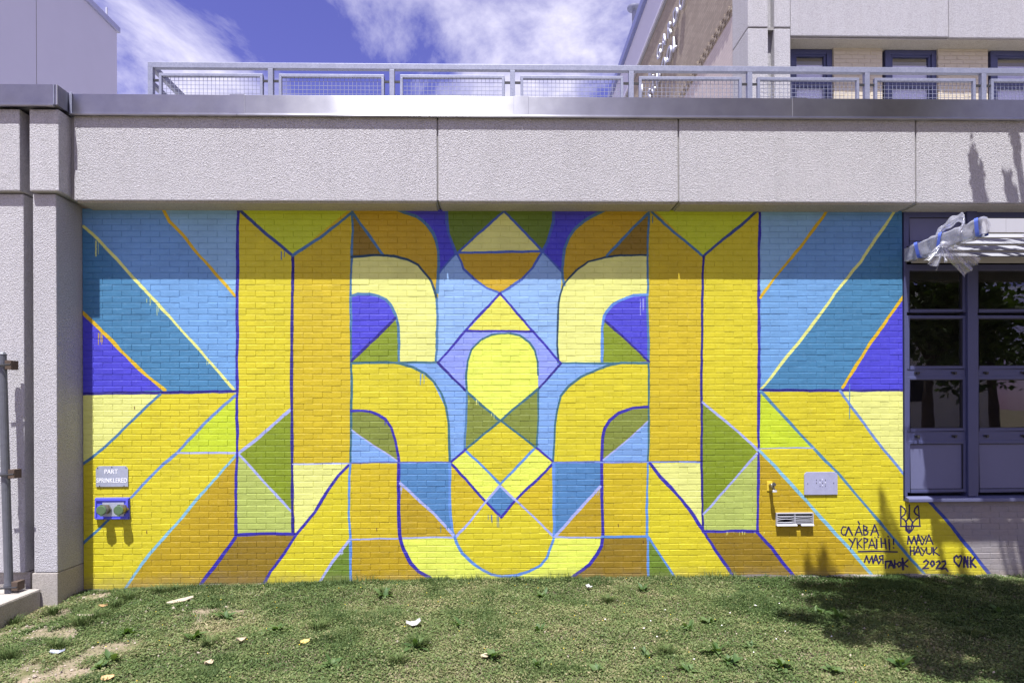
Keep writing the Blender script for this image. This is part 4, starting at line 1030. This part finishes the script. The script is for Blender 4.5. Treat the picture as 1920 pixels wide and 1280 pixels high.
def tree(label, base, clusters, size, n_per, seed, group=None, height=4.0, r0=.16, avoid=False):
    t = thing('tree', label, 'tree', base, group); b = Vector(base); cen = Vector(np.mean([c[0] for c in clusters], axis=0))
    tr = MB(); top = Vector((b.x*.6+cen.x*.4, b.y*.6+cen.y*.4, b.z+height))
    tr.tube([b-Vector((0,0,.3)), b.lerp(top, .3)+Vector((.05,.03,0)), b.lerp(top, .7), top], [r0*1.3, r0, r0*.8, r0*.6], 12)
    tk = tr.build('trunk', M['bark'], t, smooth=True)
    lm = MB()
    for c, r in clusters:
        c = Vector(c); m1 = top.lerp(c, .5)+Vector((0, 0, .12*(c-top).length)); lm.tube([top, m1, c], [r0*.42, r0*.22, r0*.06], 7)
    lm.build('limbs', M['bark'], tk, smooth=True)
    rr = np.random.default_rng(seed); P = []
    for c, r in clusters:
        nn = int(n_per*min(1.6, max(.0085, (r[0]/.4)**1.6))) if avoid else n_per
        d = rr.normal(size=(nn, 3)); d /= np.linalg.norm(d, axis=1)[:, None]; k = rr.random(nn)**.5
        P.append(np.array(c)+d*(k[:, None])*np.array(r))
    PL_ = P; P = np.concatenate(P)
    if avoid: vis_ = ~seen(P); P = P[vis_]
    SZ = np.concatenate([np.full(q.shape[0], 1.0 if not avoid else min(1.0, max(.5, c[1][0]/.2))) for q, c in zip(PL_, clusters)])[:, None]
    if avoid: SZ = SZ[vis_]
    tint = np.clip(rr.normal(.5, .25, len(P)), 0, 1)
    np_mesh('crown', leaves(P, size*SZ[:, 0], seed), None, M['leaf'], tint, t); return t
rs = random.Random(5); cl = []
def sun_up(x, y, z, zt_): 
    k = (zt_-z)/-SUN.z; return (x-SUN.x*k, y-SUN.y*k, zt_)
SH = [(3.3,-.42,.22),(3.62,-.55,.3),(4.05,-.45,.34),(4.6,-.5,.4),(5.2,-.5,.45),(3.2,-.95,.22),(3.6,-1.0,.34),(4.1,-1.0,.4),(4.7,-1.05,.4),(5.3,-1.0,.45),(2.75,-1.3,.2),(3.3,-1.45,.3),(3.85,-1.5,.38),(4.45,-1.55,.36),(5.1,-1.5,.3),(2.95,-1.75,.22),(3.45,-1.95,.3),(4.0,-2.05,.34),(4.55,-2.05,.3),(5.2,-2.1,.4),(3.3,-2.35,.24),(3.8,-2.5,.3),(4.3,-2.6,.26),(4.9,-2.65,.4),(3.7,-2.95,.22),(6.0,-1.4,.6),(6.2,-.6,.6),(4.6,-3.3,.4),(5.6,-3.0,.7),(4.4,-.9,.5),(5.0,-1.9,.5),(4.0,-1.8,.4),(4.2,-2.3,.34),(3.9,-.75,.36),(5.8,-2.2,.6),(6.6,-1.0,.8),(6.8,-2.0,.8),(7.4,-.3,.9)]
for gx, gy, r in SH:
    zz = rs.uniform(6.5, 7.4)
    cl.append((sun_up(gx, gy, 0, zz), (r*1.22, r*.95, .3)))
for fx, fz0, fz1 in [(1826, 278, 372), (1840, 320, 374), (1833, 300, 340), (1904, 232, 290), (1895, 338, 372)]:
    for k in range(9):
        q = W(fx+rs.uniform(-5, 5)+(k-4)*1.2, fz0+(fz1-fz0)*k/8.0, FY); cl.append((sun_up(q.x, FY, q.z, 6.55+rs.uniform(-.1, .1)), (.040, .05, .05)))
for fx, fz0, fz1 in [(1654, 925, 1000), (1664, 985, 1078), (1670, 1000, 1078), (1512, 1045, 1080), (1544, 1035, 1080), (1540, 1050, 1080), (1765, 1030, 1078), (1802, 1040, 1078)]:
    for k in range(8):
        q = W(fx+rs.uniform(-4, 4), fz0+(fz1-fz0)*k/7.0); cl.append((sun_up(q.x, 0, q.z, 6.0+rs.uniform(0, .15)), (.035, .04, .05)))
for k in range(34):
    cl.append((sun_up(XCAN+.5+rs.uniform(0, 2.6), rs.uniform(-1.1, -.1), 3.55, 6.8+rs.uniform(-.3, .3)), (rs.uniform(.08, .2), .09, .09)))
tree('leafy tree to the right of the lawn that shades the grass', (6.6, -4.6, -.2), cl, .085, 620, 21, height=4.8, r0=.12, avoid=True)
# things across the street that only the window glass shows
def far_tree(x, y, h, w, seed):
    r = random.Random(seed)
    c = [((x+r.uniform(-w, w), y+r.uniform(-w, w)*.6, h*r.uniform(.42, 1.0)), (w*.5, w*.5, h*.14)) for _ in range(12)]
    return c
for k, (x, y, h, w) in enumerate(((13.5, -13, 7.0, 2.0), (19.0, -17, 8.5, 2.6), (24.5, -15, 7.5, 2.2))):
    tree(('nearest','middle','farthest')[k]+' leafy street tree mirrored in the window glass', (x, y, -.2), far_tree(x, y, h, w, k), .28, 260, 50+k, 'street trees mirrored in the glass', height=h*.5, r0=.18)
hs = thing('clapboard_house', 'pale clapboard house across the street mirrored in the glass', 'house', (19, -27, -.2))
bx('wall', M['siding'], hs, 12, 27, -32, -27, -.2, 6.0)
cb_ = MB()
for k in range(36): cb_.prism([(11.98, -27, .0+k*.165), (11.98, -26.97, .0+k*.165), (11.98, -27, .16+k*.165)], (15.04, 0, 0))
cb_.build('clapboards', M['siding'], hs)
MB().prism([(11.6, -26.6, 6.0), (11.6, -32.4, 6.0), (11.6, -29.5, 8.6)], (15.8, 0, 0)).build('roof', M['roof_tar'], hs)
for x in (14, 18, 22): bx('window', M['vent_dark'], hs, x, x+1.0, -26.98, -26.93, 2.2, 3.9)

def ground_px(px, py):
    y0 = -1.0
    for _ in range(30):
        p_z = float(ground_z(np.array([W(px, py, y0).x]), np.array([y0]))[0]); rr = ray(px, py); t = (p_z-CAM.z)/rr.z; y0 = CAM.y+rr.y*t
    q = CAM+rr*t; return Vector((q.x, q.y, p_z))
BARE = [(ground_px(a, b), s_, k_) for a, b, s_, k_ in ((60,1195,.5,1.3),(165,1212,.38,1.1),(30,1262,.42,1.3),(95,1245,.3,1.0),(185,1118,.16,.8),(120,1150,.12,.8),(405,1205,.2,.4),(300,1190,.16,.55),(610,1262,.2,.4),(755,1262,.16,.4),(1600,1092,.25,.5),(1700,1235,.14,.4),(230,1180,.16,.6))]
def bare_at(x, y):
    o = np.zeros_like(x)
    for q, s_, k_ in BARE:
        o = np.maximum(o, k_*np.exp(-(((x-q.x)/s_)**2*.55+((y-q.y)/s_)**2*1.1)))
    return o*(.55+.9*vnoise(x, y, 7, 71))
# ------------------------------------------------------------------ lawn: short blades and clover leaves, too many to count
def lawn(n, seed):
    r = np.random.default_rng(seed)
    x = r.uniform(-6.3, 6.2, n); y = -r.uniform(0.015, 3.3, n)
    dens = .35*vnoise(x, y, .9, 31)+.40*vnoise(x, y, 2.6, 32)+.25*vnoise(x, y, 8, 33)
    bare = bare_at(x, y)*.42
    edge = np.where((x > 2.6) & (y > -.12), .18, 0.0) - np.where((x < 2.4) & (x > -3.9) & (y > -.25), .2, 0)
    keep = r.random(n) < np.clip((dens-bare-edge-.10)/.14, .05, 1.0)
    keep &= ~((x < xk+.03) & (y > -2.45)); keep &= ~((x < XW+.01) & (y > -.42))
    x, y, dens = x[keep], y[keep], dens[keep]; return x, y, dens, r
def grass_mat():
    m = Mat('lawn blades'); n, l = m.n, m.l
    oi = n.new('ShaderNodeAttribute'); oi.attribute_name = 'tint'
    col = m.ramp(oi.outputs['Fac'], [(0, (.048, .085, .022)), (.3, (.105, .152, .048)), (.52, (.175, .205, .078)), (.74, (.255, .23, .12)), (1, (.40, .33, .20))])
    m.set(col, .6, spec=.25)
    tl = n.new('ShaderNodeBsdfTranslucent'); l.new(col, tl.inputs[0]); mx = n.new('ShaderNodeMixShader'); mx.inputs[0].default_value = .3
    l.new(m.b.outputs[0], mx.inputs[1]); l.new(tl.outputs[0], mx.inputs[2]); l.new(mx.outputs[0], n['Material Output'].inputs['Surface']); return m.m
M['grass'] = grass_mat()
x, y, dens, r = lawn(760000, 61); n = len(x); z = ground_z(x, y)
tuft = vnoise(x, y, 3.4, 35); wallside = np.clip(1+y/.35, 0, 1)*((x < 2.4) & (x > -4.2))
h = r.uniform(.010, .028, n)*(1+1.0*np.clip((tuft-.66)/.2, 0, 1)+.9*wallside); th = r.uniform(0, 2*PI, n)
lean = r.uniform(.3, 1.3, n)*h; w = r.uniform(.002, .0045, n)
B = np.stack([x, y, z-.004], 1); d = np.stack([np.cos(th), np.sin(th), 0*th], 1); s = np.stack([-np.sin(th), np.cos(th), 0*th], 1)
V = np.stack([B-s*w[:, None], B+s*w[:, None], B+d*lean[:, None]+np.stack([0*h, 0*h, h], 1)], 1)
patch = .6*vnoise(x, y, 1.3, 41)+.4*vnoise(x, y, 5, 42)
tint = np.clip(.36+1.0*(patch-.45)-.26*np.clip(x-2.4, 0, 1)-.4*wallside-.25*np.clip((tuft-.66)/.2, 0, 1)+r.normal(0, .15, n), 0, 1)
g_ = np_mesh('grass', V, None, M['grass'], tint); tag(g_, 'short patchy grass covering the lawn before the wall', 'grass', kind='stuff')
x, y, dens, r = lawn(330000, 62); n = len(x); z = ground_z(x, y)+r.uniform(.004, .03, n)
P = np.stack([x, y, z], 1); th = r.uniform(0, 2*PI, n); tl_ = r.normal(0, .35, (n, 2)); L = r.uniform(.005, .011, n)[:, None]
a = np.stack([np.cos(th), np.sin(th), tl_[:, 0]], 1); b = np.stack([-np.sin(th), np.cos(th), tl_[:, 1]], 1)
V = np.stack([P-a*L, P+b*L*.8, P+a*L, P-b*L*.8], 1)
patch = .6*vnoise(x, y, 1.3, 41)+.4*vnoise(x, y, 5, 43)
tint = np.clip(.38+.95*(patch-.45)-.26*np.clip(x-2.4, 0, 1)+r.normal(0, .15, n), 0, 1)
# longer, uneven blades against the foot of the wall
xe_, ye_, _, re_ = lawn(90000, 66); k_ = (ye_ > -.16) & (xe_ < 3.2) | (ye_ > -.10) & (xe_ > 4.2)
xe_, ye_ = xe_[k_], ye_[k_]; cl_ = np.clip((vnoise(xe_, ye_*.3, 4.5, 91)-.35)/.4, 0, 1); k_ = re_.random(len(xe_)) < cl_; xe_, ye_, cl_ = xe_[k_], ye_[k_], cl_[k_]; ne = len(xe_)
he = re_.uniform(.03, .10, ne)*(.4+.8*cl_); te = re_.uniform(0, 2*PI, ne); we = re_.uniform(.003, .006, ne); Be = np.stack([xe_, ye_, ground_z(xe_, ye_)-.005], 1)
de = np.stack([np.cos(te), np.sin(te), 0*te], 1); se = np.stack([-np.sin(te), np.cos(te), 0*te], 1); tipe = Be+de*(he*re_.uniform(.2, .8, ne))[:, None]+np.stack([0*he, 0*he, he], 1); tipe[:, 1] = np.minimum(tipe[:, 1], -.004)
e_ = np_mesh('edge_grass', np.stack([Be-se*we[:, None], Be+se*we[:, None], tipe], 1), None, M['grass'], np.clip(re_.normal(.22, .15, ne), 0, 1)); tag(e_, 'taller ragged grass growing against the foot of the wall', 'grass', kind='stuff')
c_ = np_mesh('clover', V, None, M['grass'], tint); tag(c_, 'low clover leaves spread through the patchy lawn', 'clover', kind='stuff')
# dry bits and pebbles in the bare soil at the left
r = np.random.default_rng(9); n = 2600; x = np.concatenate([r.uniform(-6, 5.5, 1300), r.normal(-4.3, .7, 1300)]); y = -r.uniform(.03, 3.0, n)
k = ~((x < xk+.03) & (y > -2.45)); x, y = x[k], y[k]; n = len(x); P = np.stack([x, y, ground_z(x, y)+.006], 1)
def lumps(P, s, seed):
    r = np.random.default_rng(seed); n = len(P); D = np.array([(1,0,0),(-1,0,0),(0,1,0),(0,-1,0),(0,0,1),(0,0,-.6)], float)
    Vt = P[:, None]+D[None]*(s[:, None, None]*r.uniform(.6, 1.2, (n, 6, 1))); tri = [(0,2,4),(2,1,4),(1,3,4),(3,0,4),(2,0,5),(1,2,5),(3,1,5),(0,3,5)]
    return np.stack([Vt[:, list(t)] for t in tri], 1).reshape(-1, 3, 3)
st_ = np_mesh('gravel', lumps(P, r.gamma(2, .0028, n)+.002, 3), None, plain('pale soil crumbs', (.38, .32, .26), .95, var=.3, nscale=80)); tag(st_, 'small stones and soil crumbs in the bare ground', 'gravel', kind='stuff')
# yellow and white lawn flowers
n = 90; x = r.uniform(-3.5, 3.4, n); y = -r.uniform(.03, 2.6, n)**1.2; P = np.stack([x, y, ground_z(x, y)+.03], 1)
f_ = np_mesh('flowers', lumps(P, np.full(n, .0048), 4), None, M['yellow_flower']); tag(f_, 'tiny yellow flowers dotted through the lawn', 'flowers', kind='stuff')
n = 16; x = r.uniform(.9, 3.2, n); y = -r.uniform(.9, 2.2, n); P = np.stack([x, y, ground_z(x, y)+.035], 1)
f_ = np_mesh('flowers', lumps(P, np.full(n, .008), 5), None, M['clover_flower']); tag(f_, 'small white clover blossoms dotted in the lawn', 'flowers', kind='stuff')

# broad-leaved weeds, each a rosette of leaves
WL = leaf_mat('weed leaf', (.06, .11, .033), (.12, .17, .06))
def leaf_mesh(L, w, curl):
    v, f = [], []; n = 6
    for i in range(n):
        u = i/(n-1); ww = w*math.sin(PI*min(1, .12+u*.86))**.8*(1 if i % 2 else .8); zz = L*.42*u-curl*L*u*u
        v += [(L*u, -ww, zz+.25*ww), (L*u, 0, zz), (L*u, ww, zz+.25*ww)]
    for i in range(n-1):
        k = i*3; f += [(k, k+3, k+4, k+1), (k+1, k+4, k+5, k+2)]
    me = bpy.data.meshes.new('leaf'); me.from_pydata(v, [], f); me.materials.append(WL)
    a_ = me.attributes.new('tint', 'FLOAT', 'POINT'); a_.data.foreach_set('value', np.full(len(v), random.random(), np.float32))
    for p in me.polygons: p.use_smooth = True
    return me
LMs = [leaf_mesh(.075, .016, .45), leaf_mesh(.065, .019, .5), leaf_mesh(.085, .014, .35), leaf_mesh(.055, .018, .6), leaf_mesh(.06, .013, .2)]
weeds = [(205,1240),(190,1255),(425,1160),(363,1200),(520,1185),(780,1218),(925,1235),(1010,1250),(1212,1232),(1010,1185),(1205,1110),(1290,1180),(1370,1245),(1410,1215),(1465,1255),(1565,1262),(1690,1255),(1540,1150),(1575,1160),(1330,1170),(1015,1120),(1655,1075),(720,1120),(1290,1260),(1345,1225),(1875,1150),(620,1250),(1120,1262),(240,1190),(860,1175)]
ORD = ['first','second','third','fourth','fifth','sixth','seventh','eighth','ninth','tenth','eleventh','twelfth','thirteenth','fourteenth','fifteenth','sixteenth','seventeenth','eighteenth','nineteenth','twentieth']
def place_names(pts, what):
    out = {}
    for row, lo, hi in (('along the foot of the wall', 0, 1131), ('across the middle of the lawn', 1131, 1200), ('towards the front of the lawn', 1200, 1241), ('along the bottom edge of the lawn', 1241, 2000)):
        m_ = sorted([p for p in pts if lo <= p[1] < hi])
        for i, p in enumerate(m_): out[p] = '%s %s, %s from the left' % (what, row, ORD[i])
    return out
wnames = place_names(weeds, 'broad-leaved rosette weed')
for k, (px, py) in enumerate(weeds):
    q = ground_px(px, min(py, 1272)); s = random.uniform(.95, 1.6)
    t = thing('weed', wnames[(px, py)], 'weed', q+Vector((0, 0, .008)), 'rosette weeds in the lawn')
    for i in range(random.randint(14, 20)):
        o = bpy.data.objects.new('leaf', random.choice(LMs)); C.objects.link(o); o.parent = t
        o.rotation_euler = (random.uniform(-.4, .4), random.uniform(-.9, .1), 2*PI*i/9+random.uniform(-.5, .5)); o.scale = (s*random.uniform(.6, 1.2),)*3; o.location = (random.gauss(0, .015), random.gauss(0, .015), 0)
# tufts of longer, darker grass, each one clump
def tuft_obj(px, py, s, seed, lab, dry=0):
    r = np.random.default_rng(seed); n = 150; q = ground_px(px, min(py, 1272)); th = r.uniform(0, 2*PI, n); rad = np.abs(r.normal(0, .05*s, n))
    B = np.stack([np.cos(th)*rad, np.sin(th)*rad, 0*th-.005], 1)+np.array(q); h = r.uniform(.05, .12, n)*s; d = np.stack([np.cos(th), np.sin(th), 0*th], 1); sd_ = np.stack([-np.sin(th), np.cos(th), 0*th], 1); w = .0028
    mid = B+d*(h*.3)[:, None]+np.stack([0*h, 0*h, h*.7], 1); tip = B+d*(h*.9)[:, None]+np.stack([0*h, 0*h, h*.85], 1)
    V = np.concatenate([np.stack([B-sd_*w, B+sd_*w, mid+sd_*w*.8], 1), np.stack([B-sd_*w, mid+sd_*w*.8, mid-sd_*w*.8], 1), np.stack([mid-sd_*w*.8, mid+sd_*w*.8, tip], 1)])
    o = np_mesh('grass_tuft', V, None, M['grass'], np.tile(np.clip(r.normal(.24+dry, .14, n), 0, 1), 3)); tag(o, lab, 'grass tuft', 'dark grass tufts in the lawn')
TUFTS = [(785,1212,1.1),(595,1180,.9),(720,1112,.7),(1140,1128,.8),(745,1242,.8),(180,1160,1.1),(150,1172,1.2),(25,1172,1.0),(100,1150,.9),(240,1125,1.1),(215,1140,1.0),(300,1112,1.0),(330,1108,.8),(20,1235,1.2),(110,1215,1.0),(390,1210,.8),(1250,1225,.8),(1820,1190,.8)]
tnames = place_names([t[:2] for t in TUFTS], 'dark tuft of longer grass')
for k, (px, py, s) in enumerate(TUFTS):
    tuft_obj(px, py, s, 200+k, tnames[(px, py)])

# ------------------------------------------------------------------ litter and fallen leaves
def scrap(name, px, py, lab, cat, mat, L, Wd, rot, curl=.3, seed=0, point=1.0, up=.012):
    q = ground_px(px, py); r = random.Random(seed); nu, nv_ = 7, 5; v = []; f = []
    for j in range(nv_):
        for i in range(nu):
            u, w = i/(nu-1)-.5, j/(nv_-1)-.5; wf = (1-point*abs(2*u)**1.6)*.95+.05
            v.append((u*L, w*Wd*wf+r.uniform(-1, 1)*Wd*.04, curl*L*(abs(u)**1.7)+curl*Wd*abs(w)*.8+r.uniform(0, 1)*.08*Wd))
    for j in range(nv_-1):
        for i in range(nu-1):
            k = j*nu+i; f += [(k, k+1, k+nu+1), (k, k+nu+1, k+nu)]
    me = bpy.data.meshes.new(name); me.from_pydata(v, [], f); me.materials.append(mat); o = bpy.data.objects.new(name, me); C.objects.link(o)
    bm = bmesh.new(); bm.from_mesh(me); bmesh.ops.solidify(bm, geom=bm.faces[:], thickness=.0012); bm.to_mesh(me); bm.free()
    o.location = q+Vector((0, 0, up)); o.rotation_euler = (r.uniform(-.12, .12)+.22, r.uniform(-.12, .12), rot); tag(o, lab, cat)
scrap('fallen_leaf', 338, 1131, 'long pale brown strap leaf lying near the wall', 'leaf', M['brown_leaf'], .24, .07, .5, .12, 1, .6, .03)
scrap('bark_strip', 174, 1157, 'thin pale strip of bark lying by the pillar', 'bark', M['brown_leaf'], .27, .035, .25, .08, 2, .5, .025)
scrap('paper_scrap', 776, 1177, 'crumpled white paper scrap in the middle of the lawn', 'paper', M['paper'], .125, .075, .3, .7, 3, .45, .022)
scrap('paper_scrap', 1104, 1108, 'small upright white scrap near the foot of the wall', 'paper', M['paper'], .045, .07, .6, .6, 4, .2, .04)
scrap('fallen_leaf', 452, 1208, 'curled cream leaf in front of the green patch', 'leaf', M['dry_leaf'], .075, .055, .4, .9, 5, .9, .025)
scrap('fallen_leaf', 390, 1252, 'broad cream leaf near the bottom edge of the lawn', 'leaf', M['dry_leaf'], .075, .065, 1.2, .7, 6, .8, .025)
scrap('fallen_leaf', 908, 1238, 'pale pointed leaf beside a dark rosette weed', 'leaf', M['dry_leaf'], .08, .055, .9, .4, 7, .8, .03)
scrap('fallen_leaf', 202, 1276, 'small orange brown leaf at the bottom left of the lawn', 'leaf', plain('orange brown leaf', (.50,.30,.14), .8), .09, .06, .1, .3, 8, .6, .02)
scrap('fallen_leaf', 572, 1207, 'small yellowed leaf lying in the open lawn', 'leaf', plain('yellowed leaf', (.55,.42,.12), .8), .07, .05, .3, .3, 9, .6, .02)
scrap('foil_scrap', 108, 1229, 'crumpled silver grey wrapper in the bare soil', 'wrapper', M['foil'], .11, .045, .1, .5, 10, .3, .025)
scrap('fallen_leaf', 1132, 1084, 'small tan leaf against the base of the brown panel', 'leaf', M['brown_leaf'], .06, .04, .2, .4, 11, .5, .03)
scrap('fallen_leaf', 194, 1142, 'small brown leaf half hidden in grass by the pillar', 'leaf', plain('brown leaf', (.36,.22,.10), .8), .08, .06, .7, .4, 12, .5, .03)
print('script done')
